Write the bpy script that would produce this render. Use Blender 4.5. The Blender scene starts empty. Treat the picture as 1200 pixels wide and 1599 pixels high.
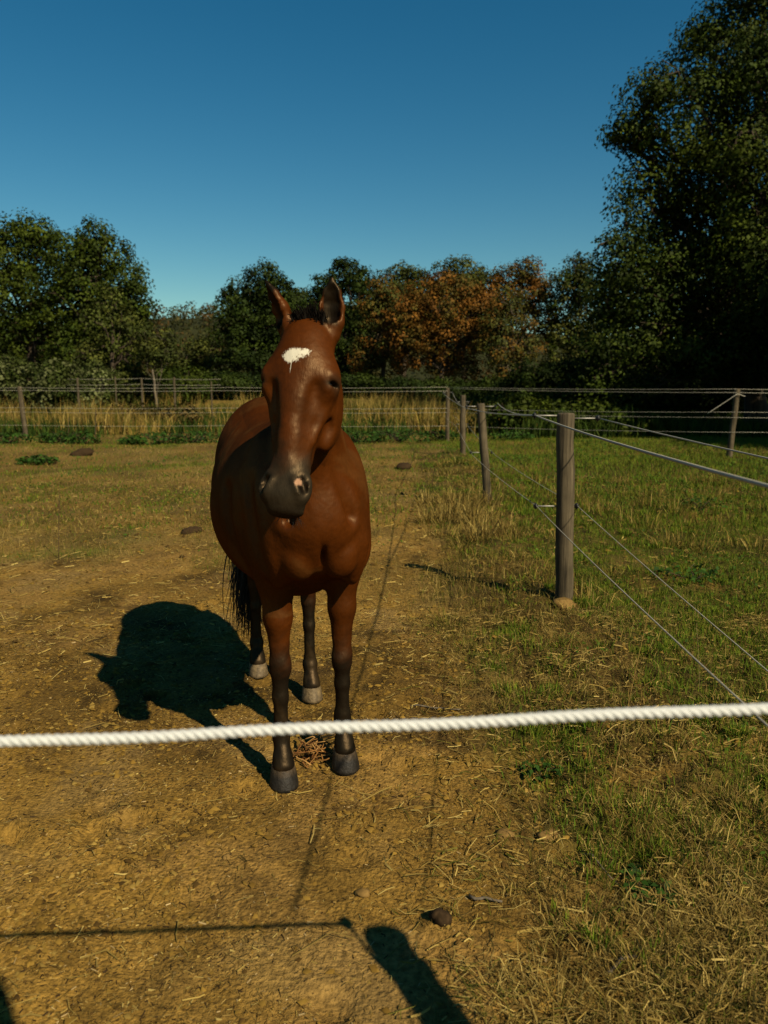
import bpy, math, random
import numpy as np
from mathutils import Vector, Matrix

random.seed(7)
RNG = np.random.default_rng(7)
SC = bpy.context.scene
COL = SC.collection

# ------------------------------------------------------------------ camera, sky, sun, exposure
CAM_H = 1.70
PITCH = math.radians(9.439)
FOC = 1200.0 / 1599.0                      # focal length as a share of the picture height
cam_d = bpy.data.cameras.new('camera')
cam_d.sensor_fit = 'VERTICAL'
cam_d.sensor_height = 36.0
cam_d.sensor_width = 27.0
cam_d.lens = 36.0 * FOC
cam_d.clip_start = 0.05
cam_d.clip_end = 6000.0
cam_d.dof.use_dof = True
cam_d.dof.focus_distance = 3.6
cam_d.dof.aperture_fstop = 3.2
cam = bpy.data.objects.new('camera', cam_d)
COL.objects.link(cam)
cam.location = (0, 0, CAM_H)
cam.rotation_euler = (math.pi / 2 - PITCH, 0, 0)
SC.camera = cam

SUN_EL = math.radians(39.8)
SUN_AZ = Vector((0.615, -0.788, 0)).normalized()          # horizontal direction towards the sun
world = bpy.data.worlds.new('World')
SC.world = world
world.use_nodes = True
wn = world.node_tree
for n in list(wn.nodes):
    wn.nodes.remove(n)
wo = wn.nodes.new('ShaderNodeOutputWorld')
wb = wn.nodes.new('ShaderNodeBackground')
ws = wn.nodes.new('ShaderNodeTexSky')
ws.sky_type = 'NISHITA'
ws.sun_disc = False
ws.sun_elevation = SUN_EL
ws.sun_rotation = math.atan2(SUN_AZ.x, SUN_AZ.y)
ws.altitude = 0
ws.air_density = 1.0
ws.dust_density = 0.1
ws.ozone_density = 3.0
wb.inputs['Strength'].default_value = 0.05
wh = wn.nodes.new('ShaderNodeHueSaturation')                # clear, deep autumn blue
wh.inputs['Saturation'].default_value = 1.38
wm = wn.nodes.new('ShaderNodeVectorMath'); wm.operation = 'MULTIPLY'
wm.inputs[1].default_value = (0.96, 1.10, 0.87)
wn.links.new(ws.outputs['Color'], wh.inputs['Color'])
wn.links.new(wh.outputs['Color'], wm.inputs[0])
wn.links.new(wm.outputs['Vector'], wb.inputs['Color'])
wn.links.new(wb.outputs['Background'], wo.inputs['Surface'])

sun_d = bpy.data.lights.new('sun', 'SUN')
sun_d.energy = 5.0
sun_d.angle = math.radians(0.55)
sun_d.color = (1.0, 0.85, 0.60)
sun = bpy.data.objects.new('sun', sun_d)
COL.objects.link(sun)
to_sun = Vector((SUN_AZ.x * math.cos(SUN_EL), SUN_AZ.y * math.cos(SUN_EL), math.sin(SUN_EL)))
sun.rotation_euler = to_sun.to_track_quat('Z', 'Y').to_euler()
sun.location = (20, -25, 30)

SC.view_settings.view_transform = 'Standard'
SC.view_settings.look = 'None'
SC.view_settings.gamma = 1.0
SC.view_settings.use_curve_mapping = False
SC.view_settings.exposure = 0.58
SC.render.engine = 'CYCLES'
SC.cycles.max_bounces = 6
SC.cycles.transparent_max_bounces = 4

# ------------------------------------------------------------------ helpers
def at(px, py, Y):
    """the point at distance Y seen at photograph position (px, py)"""
    u = (px - 600.0) / 1200.0
    v = -(py - 799.5) / 1200.0
    cp, sp = math.cos(PITCH), math.sin(PITCH)
    d = (u, cp + v * sp, -sp + v * cp)
    t = Y / d[1]
    return (d[0] * t, Y, CAM_H + d[2] * t)

def on_ground(px, py):
    u = (px - 600.0) / 1200.0
    v = -(py - 799.5) / 1200.0
    cp, sp = math.cos(PITCH), math.sin(PITCH)
    d = (u, cp + v * sp, -sp + v * cp)
    t = -CAM_H / d[2]
    return d[0] * t, d[1] * t

def _hash(ix, iy, seed):
    h = (ix.astype(np.int64) * 374761393 + iy.astype(np.int64) * 668265263 + seed * 974634777) & 0x7fffffff
    h = ((h ^ (h >> 13)) * 1274126177) & 0x7fffffff
    h = h ^ (h >> 16)
    return (h & 0xffff) / 65535.0

def noise2(x, y, scale, seed=0):
    x = np.asarray(x, float) / scale
    y = np.asarray(y, float) / scale
    ix, iy = np.floor(x), np.floor(y)
    fx, fy = x - ix, y - iy
    fx = fx * fx * (3 - 2 * fx)
    fy = fy * fy * (3 - 2 * fy)
    a = _hash(ix, iy, seed); b = _hash(ix + 1, iy, seed)
    c = _hash(ix, iy + 1, seed); d = _hash(ix + 1, iy + 1, seed)
    return (a * (1 - fx) + b * fx) * (1 - fy) + (c * (1 - fx) + d * fx) * fy

def fbm(x, y, scale, seed=0, octv=4):
    s = np.zeros(np.broadcast(np.asarray(x), np.asarray(y)).shape); amp = 0.5; tot = 0
    for o in range(octv):
        s += amp * noise2(x, y, scale / 2 ** o, seed + 17 * o); tot += amp; amp *= 0.5
    return s / tot

def sstep(a, b, x):
    t = np.clip((np.asarray(x, float) - a) / (b - a), 0, 1)
    return t * t * (3 - 2 * t)

def mesh_obj(name, verts, quads=None, tris=None, mat=None, parent=None, col=None, smooth=False, link=True):
    verts = np.ascontiguousarray(verts, dtype=np.float32).reshape(-1, 3)
    me = bpy.data.meshes.new(name)
    parts, tot = [], []
    if quads is not None and len(quads):
        q = np.asarray(quads, dtype=np.int32).reshape(-1, 4); parts.append(q.ravel()); tot.append(np.full(len(q), 4, np.int32))
    if tris is not None and len(tris):
        t = np.asarray(tris, dtype=np.int32).reshape(-1, 3); parts.append(t.ravel()); tot.append(np.full(len(t), 3, np.int32))
    loops = np.concatenate(parts); tot = np.concatenate(tot)
    start = np.concatenate([[0], np.cumsum(tot)[:-1]]).astype(np.int32)
    me.vertices.add(len(verts)); me.vertices.foreach_set('co', verts.ravel())
    me.loops.add(len(loops)); me.loops.foreach_set('vertex_index', loops)
    me.polygons.add(len(tot)); me.polygons.foreach_set('loop_start', start)
    me.update(calc_edges=True)
    if smooth:
        me.polygons.foreach_set('use_smooth', np.ones(len(tot), dtype=bool))
    if col is not None:
        c = np.ones((len(verts), 4), np.float32); c[:, :3] = col
        at_ = me.attributes.new('col', 'FLOAT_COLOR', 'POINT'); at_.data.foreach_set('color', c.ravel())
    if mat: me.materials.append(mat)
    o = bpy.data.objects.new(name, me)
    if link: COL.objects.link(o)
    if parent: o.parent = parent
    return o

def tag(o, label=None, cat=None, group=None, kind=None):
    if label: o['label'] = label
    if cat: o['category'] = cat
    if group: o['group'] = group
    if kind: o['kind'] = kind
    return o

def empty(name, loc):
    o = bpy.data.objects.new(name, None)
    o.empty_display_size = 0.1
    COL.objects.link(o); o.location = loc
    return o

class MB:
    """collects tubes and boxes into one mesh"""
    def __init__(s): s.v = []; s.q = []; s.t = []; s.c = []; s.n = 0
    def add(s, v, q=(), t=(), c=None):
        v = np.asarray(v, float).reshape(-1, 3)
        if len(q): s.q.append(np.asarray(q, int).reshape(-1, 4) + s.n)
        if len(t): s.t.append(np.asarray(t, int).reshape(-1, 3) + s.n)
        s.v.append(v); s.n += len(v)
        if c is not None: s.c.append(np.broadcast_to(np.asarray(c, float), (len(v), 3)))
    def tube(s, pts, radii, sides=8, cap=True, c=None, rough=0.0, flat=1.0):
        pts = np.asarray(pts, float); n = len(pts)
        radii = np.broadcast_to(np.asarray(radii, float), (n,))
        tan = np.gradient(pts, axis=0); tan /= np.linalg.norm(tan, axis=1)[:, None] + 1e-9
        ref = np.array([0, 0, 1.0]) if abs(tan[:, 2]).mean() < 0.8 else np.array([1.0, 0, 0])
        u = np.cross(tan, ref); u /= np.linalg.norm(u, axis=1)[:, None] + 1e-9
        w = np.cross(u, tan)
        a = np.linspace(0, 2 * math.pi, sides, endpoint=False)
        rr = radii[:, None] * (1 + rough * (RNG.random((n, sides)) - 0.5))
        v = pts[:, None] + u[:, None] * (np.cos(a)[None, :, None] * rr[..., None]) + w[:, None] * (np.sin(a)[None, :, None] * rr[..., None] * flat)
        i = np.arange(n - 1)[:, None] * sides; j = np.arange(sides)[None]; k = (j + 1) % sides
        q = np.stack([i + j, i + k, i + sides + k, i + sides + j], -1).reshape(-1, 4)
        vv = v.reshape(-1, 3); t = []
        if cap:
            m = len(vv); vv = np.vstack([vv, pts[0], pts[-1]])
            for jj in range(sides):
                kk = (jj + 1) % sides
                t.append((m, kk, jj)); t.append((m + 1, (n - 1) * sides + jj, (n - 1) * sides + kk))
        s.add(vv, q, t, c)
    def build(s, name, mat, parent=None, smooth=True):
        return mesh_obj(name, np.vstack(s.v), np.vstack(s.q) if s.q else None, np.vstack(s.t) if s.t else None,
                        mat, parent, np.vstack(s.c) if s.c else None, smooth)

# ------------------------------------------------------------------ materials
def new_mat(name):
    m = bpy.data.materials.new(name); m.use_nodes = True
    nt = m.node_tree
    return m, nt, nt.nodes['Principled BSDF']

def col_mat(name, rough=0.8, spec=0.2, trans=0.0, noise_scale=0.0, noise_amt=0.3, bump=0.0, bump_scale=60.0, bump_dist=0.01):
    """colour from the mesh's own colour attribute with a little grain"""
    m, nt, p = new_mat(name)
    a = nt.nodes.new('ShaderNodeAttribute'); a.attribute_name = 'col'
    out = a.outputs['Color']
    tc = nt.nodes.new('ShaderNodeTexCoord')
    if noise_scale:
        nz = nt.nodes.new('ShaderNodeTexNoise'); nz.inputs['Scale'].default_value = noise_scale; nz.inputs['Detail'].default_value = 6
        nt.links.new(tc.outputs['Object'], nz.inputs['Vector'])
        mr = nt.nodes.new('ShaderNodeMapRange')
        mr.inputs['From Min'].default_value = 0.25; mr.inputs['From Max'].default_value = 0.75
        mr.inputs['To Min'].default_value = 1 - noise_amt; mr.inputs['To Max'].default_value = 1 + noise_amt
        nt.links.new(nz.outputs['Fac'], mr.inputs['Value'])
        mx = nt.nodes.new('ShaderNodeVectorMath'); mx.operation = 'SCALE'
        nt.links.new(out, mx.inputs[0]); nt.links.new(mr.outputs['Result'], mx.inputs['Scale'])
        out = mx.outputs['Vector']
    nt.links.new(out, p.inputs['Base Color'])
    p.inputs['Roughness'].default_value = rough
    p.inputs['Specular IOR Level'].default_value = spec
    if bump:
        bz = nt.nodes.new('ShaderNodeTexNoise'); bz.inputs['Scale'].default_value = bump_scale; bz.inputs['Detail'].default_value = 8
        nt.links.new(tc.outputs['Object'], bz.inputs['Vector'])
        bp = nt.nodes.new('ShaderNodeBump'); bp.inputs['Strength'].default_value = bump; bp.inputs['Distance'].default_value = bump_dist
        nt.links.new(bz.outputs['Fac'], bp.inputs['Height']); nt.links.new(bp.outputs['Normal'], p.inputs['Normal'])
    if trans:
        tr = nt.nodes.new('ShaderNodeBsdfTranslucent'); nt.links.new(out, tr.inputs['Color'])
        ms = nt.nodes.new('ShaderNodeMixShader'); ms.inputs['Fac'].default_value = trans
        nt.links.new(p.outputs['BSDF'], ms.inputs[1]); nt.links.new(tr.outputs['BSDF'], ms.inputs[2])
        nt.links.new(ms.outputs['Shader'], nt.nodes['Material Output'].inputs['Surface'])
    return m

def wood_mat(name, c0, c1, scale=1.0):
    m, nt, p = new_mat(name)
    tc = nt.nodes.new('ShaderNodeTexCoord')
    mp = nt.nodes.new('ShaderNodeMapping'); mp.inputs['Scale'].default_value = (38 * scale, 38 * scale, 1.6 * scale)
    nz = nt.nodes.new('ShaderNodeTexNoise'); nz.inputs['Scale'].default_value = 1.0; nz.inputs['Detail'].default_value = 9; nz.inputs['Roughness'].default_value = 0.65
    n2 = nt.nodes.new('ShaderNodeTexNoise'); n2.inputs['Scale'].default_value = 5.0; n2.inputs['Detail'].default_value = 5
    nt.links.new(tc.outputs['Object'], mp.inputs['Vector']); nt.links.new(mp.outputs['Vector'], nz.inputs['Vector'])
    nt.links.new(tc.outputs['Object'], n2.inputs['Vector'])
    rp = nt.nodes.new('ShaderNodeValToRGB')
    rp.color_ramp.elements[0].position = 0.33; rp.color_ramp.elements[0].color = (*c0, 1)
    rp.color_ramp.elements[1].position = 0.68; rp.color_ramp.elements[1].color = (*c1, 1)
    nt.links.new(nz.outputs['Fac'], rp.inputs['Fac'])
    mr = nt.nodes.new('ShaderNodeMapRange'); mr.inputs['From Min'].default_value = 0.3; mr.inputs['From Max'].default_value = 0.7
    mr.inputs['To Min'].default_value = 0.6; mr.inputs['To Max'].default_value = 1.2
    nt.links.new(n2.outputs['Fac'], mr.inputs['Value'])
    mx = nt.nodes.new('ShaderNodeVectorMath'); mx.operation = 'SCALE'
    nt.links.new(rp.outputs['Color'], mx.inputs[0]); nt.links.new(mr.outputs['Result'], mx.inputs['Scale'])
    nt.links.new(mx.outputs['Vector'], p.inputs['Base Color'])
    p.inputs['Roughness'].default_value = 0.85; p.inputs['Specular IOR Level'].default_value = 0.2
    bp = nt.nodes.new('ShaderNodeBump'); bp.inputs['Strength'].default_value = 0.7; bp.inputs['Distance'].default_value = 0.006
    nt.links.new(nz.outputs['Fac'], bp.inputs['Height']); nt.links.new(bp.outputs['Normal'], p.inputs['Normal'])
    return m

def plain_mat(name, c, rough=0.7, spec=0.3, noise=0.2, scale=30.0, metal=0.0):
    m, nt, p = new_mat(name)
    tc = nt.nodes.new('ShaderNodeTexCoord')
    nz = nt.nodes.new('ShaderNodeTexNoise'); nz.inputs['Scale'].default_value = scale; nz.inputs['Detail'].default_value = 5
    nt.links.new(tc.outputs['Object'], nz.inputs['Vector'])
    rp = nt.nodes.new('ShaderNodeValToRGB')
    rp.color_ramp.elements[0].position = 0.3; rp.color_ramp.elements[1].position = 0.7
    rp.color_ramp.elements[0].color = (*[k * (1 - noise) for k in c], 1); rp.color_ramp.elements[1].color = (*[min(1, k * (1 + noise)) for k in c], 1)
    nt.links.new(nz.outputs['Fac'], rp.inputs['Fac']); nt.links.new(rp.outputs['Color'], p.inputs['Base Color'])
    p.inputs['Roughness'].default_value = rough; p.inputs['Specular IOR Level'].default_value = spec; p.inputs['Metallic'].default_value = metal
    return m

M_GROUND = col_mat('soil', 0.95, 0.1, 0, 45.0, 0.55, 0.8, 75.0, 0.022)
M_CRUMB = col_mat('soil_crumbs', 0.95, 0.1)
M_BLADE = col_mat('grass_blades', 0.75, 0.06, 0.22)
M_STRAW = col_mat('straw', 0.75, 0.10, 0.08)
M_LEAF = col_mat('leaves', 0.65, 0.08, 0.16)
M_BARK = wood_mat('bark', (0.018, 0.013, 0.008), (0.075, 0.055, 0.035), 0.35)
M_POST = wood_mat('weathered_timber', (0.020, 0.015, 0.008), (0.115, 0.090, 0.052))
M_WIRE = plain_mat('fence_cord', (0.30, 0.28, 0.22), 0.6, 0.3, 0.15, 200)
M_ROPE = plain_mat('white_rope', (0.47, 0.485, 0.475), 0.8, 0.2, 0.10, 300)
M_BLACK = plain_mat('black_plastic', (0.012, 0.012, 0.012), 0.45, 0.4)
M_STEEL = plain_mat('galvanised_rod', (0.25, 0.24, 0.21), 0.5, 0.5, 0.2, 90, 0.4)
M_DUNG = plain_mat('dung', (0.03, 0.018, 0.008), 0.95, 0.1, 0.4, 60)
M_CLOD = plain_mat('clay_clod', (0.15, 0.092, 0.028), 0.95, 0.1, 0.25, 50)

# ------------------------------------------------------------------ ground
def gz_base(x, y):
    x = np.asarray(x, float); y = np.asarray(y, float)
    r = 0.9 * sstep(27, 52, y) + 0.5 * sstep(52, 120, y)
    far = sstep(7, 16, y)
    und = (fbm(x, y, 5.0, 3, 3) - 0.5) * (0.05 + 0.22 * far) * sstep(4.5, 7, np.hypot(x + 0.4, y - 3.4) + 2.2)
    ridge = 0.05 * np.exp(-((x - 1.25 - 0.03 * y) / 0.5) ** 2) * sstep(2.0, 5, y) * (1 - sstep(22, 26, y))
    return r + und + ridge

def gz_fine(x, y):
    x = np.asarray(x, float); y = np.asarray(y, float)
    near = 1 - sstep(9, 16, np.hypot(x, y))
    rough = 0.55 + 1.3 * sstep(0.2, 0.9, x)
    return near * rough * ((fbm(x, y, 0.35, 31, 3) - 0.5) * 0.045 + (fbm(x, y, 0.10, 41, 2) - 0.5) * 0.042)

HR0 = np.random.default_rng(21)
PRINTS = [(HR0.uniform(-2.2, 0.7), HR0.uniform(1.5, 6.5), HR0.uniform(0, 6.28), HR0.uniform(0.7, 1.2)) for k in range(70)]
def gz_prints(x, y):
    d = np.zeros(np.broadcast(x, y).shape)
    for (a, b, t, f) in PRINTS:
        m = (np.abs(x - a) < 0.22) & (np.abs(y - b) < 0.22)
        if not np.any(m): continue
        dx, dy = x[m] - a, y[m] - b
        r = np.hypot(dx * math.cos(t) + dy * math.sin(t), (-dx * math.sin(t) + dy * math.cos(t)) * 0.88)
        d[m] += f * (-0.020 * (1 - sstep(0.045, 0.068, r)) + 0.009 * np.exp(-((r - 0.085) / 0.022) ** 2))
    return d
def gz(x, y):
    x = np.atleast_1d(np.asarray(x, float)); y = np.atleast_1d(np.asarray(y, float))
    z = gz_base(x, y) + gz_fine(x, y) + gz_prints(x, y)
    return z if z.size > 1 else float(z.ravel()[0])

def grassiness(x, y):
    """0 bare soil .. 1 closed sward"""
    x = np.asarray(x, float); y = np.asarray(y, float)
    n = fbm(x, y, 1.1, 55, 4)
    n2 = fbm(x, y, 0.35, 66, 3)
    edge = 0.36 + 0.10 * sstep(5, 9, y) + 0.35 * (noise2(x * 0, y, 0.9, 5) - 0.5)
    right = sstep(edge - 0.25, edge + 0.45, x)                         # strip under and beyond the fence
    left = sstep(5.6, 9.0, y + 1.2 * (n - 0.5) * 4 - 0.8 * sstep(-1.4, -2.4, x)) * 0.62
    left = left * (1 - 0.75 * np.exp(-((x - 0.15) / 0.55) ** 2) * (1 - sstep(11, 17, y)))     # trodden lane by the fence
    g = np.maximum(right, left)
    return np.clip(g * (0.45 + 1.1 * sstep(0.3, 0.62, 0.6 * n + 0.4 * n2)), 0, 1)

def greenness(x, y):
    x = np.asarray(x, float); y = np.asarray(y, float)
    n = fbm(x, y, 1.6, 77, 4); n2 = fbm(x, y, 0.45, 88, 3)
    g = sstep(0.44, 0.60, 0.6 * n + 0.4 * n2 + 0.16 * sstep(1.3, 2.0, x) * sstep(2, 4, y) - 0.055 * (1 - sstep(4.0, 5.5, y)) * (1 - sstep(1.2, 1.8, x)) - 0.10 * np.exp(-((x - 1.2) / 0.45) ** 2) - 0.05 * (x < 0.5))
    return g

def axis_lines(lo, d0, d1, step, hi, grow):
    a = list(np.arange(d0, d1 + 1e-6, step))
    s = step; v = d1
    while v < hi:
        s *= grow; v += s; a.append(v)
    s = step; v = d0
    while v > lo:
        s *= grow; v -= s; a.insert(0, v)
    return np.array(a)

gx = axis_lines(-2500, -2.4, 2.6, 0.029, 2500, 1.09)
gy = axis_lines(-300, 1.2, 5.4, 0.029, 3500, 1.05)
GX, GY = np.meshgrid(gx, gy, indexing='ij')
GZ = gz(GX, GY)
nx_, ny_ = GX.shape
ii = (np.arange(nx_ - 1)[:, None] * ny_ + np.arange(ny_ - 1)[None])
gq = np.stack([ii, ii + ny_, ii + ny_ + 1, ii + 1], -1).reshape(-1, 4)
g_ = grassiness(GX, GY); gr_ = greenness(GX, GY)
soil_v = fbm(GX, GY, 0.9, 12, 4)[..., None]
soil = np.array([0.168, 0.099, 0.0195]) * (0.58 + 0.84 * soil_v) + np.array([0.016, 0.010, 0.007]) * sstep(0.52, 0.66, fbm(GX, GY, 0.5, 912, 3))[..., None]
stain = sstep(0.50, 0.68, fbm(GX, GY, 0.75, 951, 4)) * 0.42 + sstep(0.56, 0.66, fbm(GX, GY, 0.16, 957, 3)) * 0.30
soil = soil * (1 - stain[..., None])
pale = sstep(0.55, 0.68, fbm(GX, GY, 0.6, 963, 3))[..., None]
soil = soil * (1 - 0.5 * pale) + np.array([0.190, 0.125, 0.042]) * 0.5 * pale
litter = np.array([0.115, 0.082, 0.022]) * (1 - gr_[..., None]) + np.array([0.052, 0.066, 0.009]) * gr_[..., None]
mott = (0.62 + 0.76 * sstep(0.3, 0.7, fbm(GX, GY, 0.8, 971, 4)))[..., None]
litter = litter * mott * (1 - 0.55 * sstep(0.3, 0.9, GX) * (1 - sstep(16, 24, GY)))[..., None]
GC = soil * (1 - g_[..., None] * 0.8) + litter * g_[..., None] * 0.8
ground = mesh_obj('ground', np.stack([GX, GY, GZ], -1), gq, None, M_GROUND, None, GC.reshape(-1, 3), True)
tag(ground, 'brown trodden paddock soil and pasture reaching to the trees', kind='structure')

# ------------------------------------------------------------------ far hill
hx = np.linspace(-700, 700, 141); hy = np.linspace(260, 760, 41)
HX, HY = np.meshgrid(hx, hy, indexing='ij')
def hill_z(x, y):
    prof = 37 * np.exp(-((x + 60) / 330.0) ** 2) + 10 * fbm(x, y, 120, 9, 3)
    return prof * sstep(260, 480, y) * (1 - 0.6 * sstep(600, 760, y)) - 1.5
HZ = hill_z(HX, HY)
ii = (np.arange(140)[:, None] * 41 + np.arange(40)[None])
hq = np.stack([ii, ii + 41, ii + 42, ii + 1], -1).reshape(-1, 4)
hill = mesh_obj('hill', np.stack([HX, HY, HZ], -1), hq, None, M_GROUND, None, np.array([0.022, 0.024, 0.007]), True)
tag(hill, 'low wooded hill far beyond the pasture', kind='structure')

# ------------------------------------------------------------------ leaves and trees
def leaf_quads(centres, size, colour, normals=None, droop=0.0):
    """one small four-sided leaf spray at each centre"""
    n = len(centres)
    size = np.broadcast_to(np.asarray(size, float), (n,))
    d = RNG.normal(size=(n, 3))
    if normals is not None: d = d * 0.42 + normals
    d /= np.linalg.norm(d, axis=1)[:, None] + 1e-9
    r = RNG.normal(size=(n, 3)); u = np.cross(d, r); u /= np.linalg.norm(u, axis=1)[:, None] + 1e-9
    w = np.cross(d, u)
    L = (size * RNG.uniform(0.7, 1.3, n))[:, None]; W = L * RNG.uniform(0.45, 0.8, n)[:, None]
    fold = d * L * 0.22
    v = np.stack([centres - u * L * 0.5, centres + w * W * 0.5 + fold, centres + u * L * 0.5, centres - w * W * 0.5 + fold], 1)
    q = np.arange(n * 4).reshape(n, 4)
    c = np.repeat(colour, 4, axis=0)
    return v.reshape(-1, 3), q, c

def mixcol(n, cols, weights=None, var=0.25):
    cols = np.asarray(cols, float)
    i = RNG.choice(len(cols), n, p=weights)
    return cols[i] * RNG.uniform(1 - var, 1 + var, (n, 1))

def lobes_to_leaves(lobes, leaf, cols, weights=None, clump=0.55, per=42, dens=1.0, squash=0.75):
    """lobes: (x, y, z, rx, ry, rz). Clumps of leaves on the lobes' skins and, fewer, inside"""
    P, N, C = [], [], []
    for (x, y, z, rx, ry, rz) in lobes:
        area = 4 * math.pi * ((rx * ry) ** 1.6 / 3 + (rx * rz) ** 1.6 / 3 + (ry * rz) ** 1.6 / 3) ** (1 / 1.6)
        m = max(6, int(dens * area / (clump * clump * 1.5)))
        d = RNG.normal(size=(m, 3)); d /= np.linalg.norm(d, axis=1)[:, None]
        rad = np.where(RNG.random(m) < 0.74, RNG.uniform(0.80, 1.06, m), RNG.uniform(0.35, 0.8, m))
        cc = np.array([x, y, z]) + d * rad[:, None] * np.array([rx, ry, rz])
        cr = clump * RNG.uniform(0.55, 1.35, m)
        tone = RNG.uniform(0.62, 1.38, (m, 1))
        pick = mixcol(m, cols, weights, 0.12) * tone
        k = np.maximum(5, (per * (cr / clump) ** 2).astype(int))
        idx = np.repeat(np.arange(m), k)
        e = RNG.normal(size=(len(idx), 3)); e /= np.linalg.norm(e, axis=1)[:, None]
        rr = RNG.random(len(idx)) ** 0.45
        off = e * rr[:, None] * cr[idx][:, None]; off[:, 2] *= squash
        P.append(cc[idx] + off); N.append(e * 0.7 + d[idx] * 0.6 + np.array([0, 0, 0.30]))
        C.append(pick[idx] * RNG.uniform(0.75, 1.25, (len(idx), 1)))
    P, N, C = np.vstack(P), np.vstack(N), np.vstack(C)
    return leaf_quads(P, leaf, C, N)

def limb_path(a, b, wob=0.08, n=6):
    a, b = np.asarray(a, float), np.asarray(b, float)
    t = np.linspace(0, 1, n)[:, None]
    L = np.linalg.norm(b - a)
    p = a + (b - a) * t + RNG.normal(size=(n, 3)) * wob * L * np.sin(t * math.pi) * 0.6
    p[:, 2] += np.sin(t[:, 0] * math.pi) * L * 0.05
    return p

GREEN = [(0.042, 0.064, 0.006), (0.056, 0.077, 0.007), (0.028, 0.045, 0.005)]
OLIVE = [(0.062, 0.078, 0.014), (0.080, 0.090, 0.016), (0.045, 0.058, 0.012)]
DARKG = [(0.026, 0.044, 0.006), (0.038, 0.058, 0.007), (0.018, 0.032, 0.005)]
ORANGE = [(0.160, 0.070, 0.011), (0.125, 0.070, 0.012), (0.092, 0.070, 0.012), (0.180, 0.080, 0.012)]
RUST = [(0.150, 0.066, 0.012), (0.115, 0.062, 0.012), (0.085, 0.064, 0.012)]
YELG = [(0.115, 0.105, 0.018), (0.085, 0.090, 0.018), (0.060, 0.072, 0.014)]

def shade(cols, f): return [tuple(k * f for k in c) for c in cols]
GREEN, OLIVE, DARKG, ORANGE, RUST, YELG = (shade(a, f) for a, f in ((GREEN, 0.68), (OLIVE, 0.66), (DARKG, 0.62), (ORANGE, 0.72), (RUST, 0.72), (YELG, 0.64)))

def tree(name, label, cat, group, base, trunk_top, tr, lobes, leaf, cols, weights=None, clump=0.55, per=42, dens=1.0, limb=1.0, bark=None):
    root = empty(name, base)
    mb = MB()
    b = np.array(base); bx = np.array(trunk_top)
    tp = limb_path((0, 0, -0.3), bx - b, 0.03, 7)
    mb.tube(tp, np.linspace(tr, tr * 0.45, 7) * np.array([1.35, 1.05, 1, 1, 1, 1, 1]), 9, True, None, 0.15)
    for (x, y, z, rx, ry, rz) in lobes:
        t = RNG.uniform(0.45, 0.98); s = tp[int(t * 6)]
        e = np.array([x, y, z]) - b + RNG.normal(size=3) * 0.2 * rx
        lp = limb_path(s, e, 0.10, 6)
        mb.tube(lp, np.linspace(tr * 0.34 * limb, 0.03 * limb, 6), 6, False, None, 0.1)
        for k in range(5):
            d = RNG.normal(size=3); d /= np.linalg.norm(d)
            e2 = np.array([x, y, z]) - b + d * np.array([rx, ry, rz]) * RNG.uniform(0.75, 1.02)
            mb.tube(limb_path(lp[RNG.integers(2, 6)], e2, 0.12, 5), np.linspace(tr * 0.13 + 0.01, 0.012, 5) * limb, 5, False)
    mb.build('trunk', bark or M_BARK, root)
    v, q, c = lobes_to_leaves(lobes, leaf, cols, weights, clump, per, dens)
    mesh_obj('crown', v - b, q, None, M_LEAF, root, c)
    return tag(root, label, cat, group)

def lobes_px(spec, D, depth=0.9, spread=0.5):
    """(px, py, radius in photograph pixels) at distance D"""
    out = []
    for s in spec:
        px, py, r = s[:3]
        dd = D + (s[3] if len(s) > 3 else RNG.uniform(-spread, spread) * r * D / 1200)
        x, y, z = at(px, py, dd)
        R = r * dd / 1200
        out.append((x, y, z, R * RNG.uniform(0.95, 1.1), R * depth, R * RNG.uniform(0.82, 0.98)))
    return out

def gpt(px, D, dz=0.0):
    x = at(px, 700, D)[0]
    return (x, D, float(gz_base(x, D)) + dz)

TREES = 'trees at the edge of the pasture'
# left group
D = 48
tree('oak_tree', 'broad dark green tree at the left picture edge, tallest on that side', 'tree', TREES, gpt(52, D), at(58, 470, D), 0.42,
     lobes_px([(-60, 470, 60), (-45, 400, 50), (-5, 420, 52), (40, 385, 46), (55, 370, 32), (10, 370, 28), (95, 410, 48), (30, 470, 60), (90, 480, 55), (-20, 530, 55), (50, 540, 60), (110, 545, 45), (-90, 540, 50)], D),
     0.20, GREEN, None, 0.65, 40)
D = 45
tree('oak_tree', 'tall round-topped green tree standing beside the broad left tree', 'tree', TREES, gpt(138, D), at(140, 450, D), 0.36,
     lobes_px([(140, 372, 34), (165, 400, 36), (115, 415, 36), (150, 440, 46), (195, 445, 34), (210, 475, 28), (120, 480, 46), (180, 490, 44), (150, 530, 48), (205, 530, 30), (110, 550, 40)], D),
     0.19, GREEN, None, 0.58, 46)
D = 40
tree('ash_tree', 'light yellowish green small tree in front of the tall left trees', 'tree', TREES, gpt(180, D), at(176, 520, D), 0.16,
     lobes_px([(170, 470, 26), (150, 505, 30), (195, 505, 30), (175, 540, 36), (215, 540, 24), (140, 555, 28), (205, 570, 24), (225, 520, 14)], D),
     0.17, OLIVE, None, 0.5, 30, 0.8)
M_PALE = wood_mat('pale_bark', (0.05, 0.04, 0.027), (0.14, 0.115, 0.08), 0.5)
D = 38
tree('leaning_tree', 'thin tree with a pale bare trunk leaning left, between the big trees', 'tree', TREES, gpt(250, D), at(237, 572, D), 0.085,
     lobes_px([(232, 540, 20), (252, 530, 18), (262, 548, 18), (222, 530, 16), (240, 560, 18)], D),
     0.15, OLIVE, None, 0.42, 34, 1.0, 0.45, M_PALE)
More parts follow.
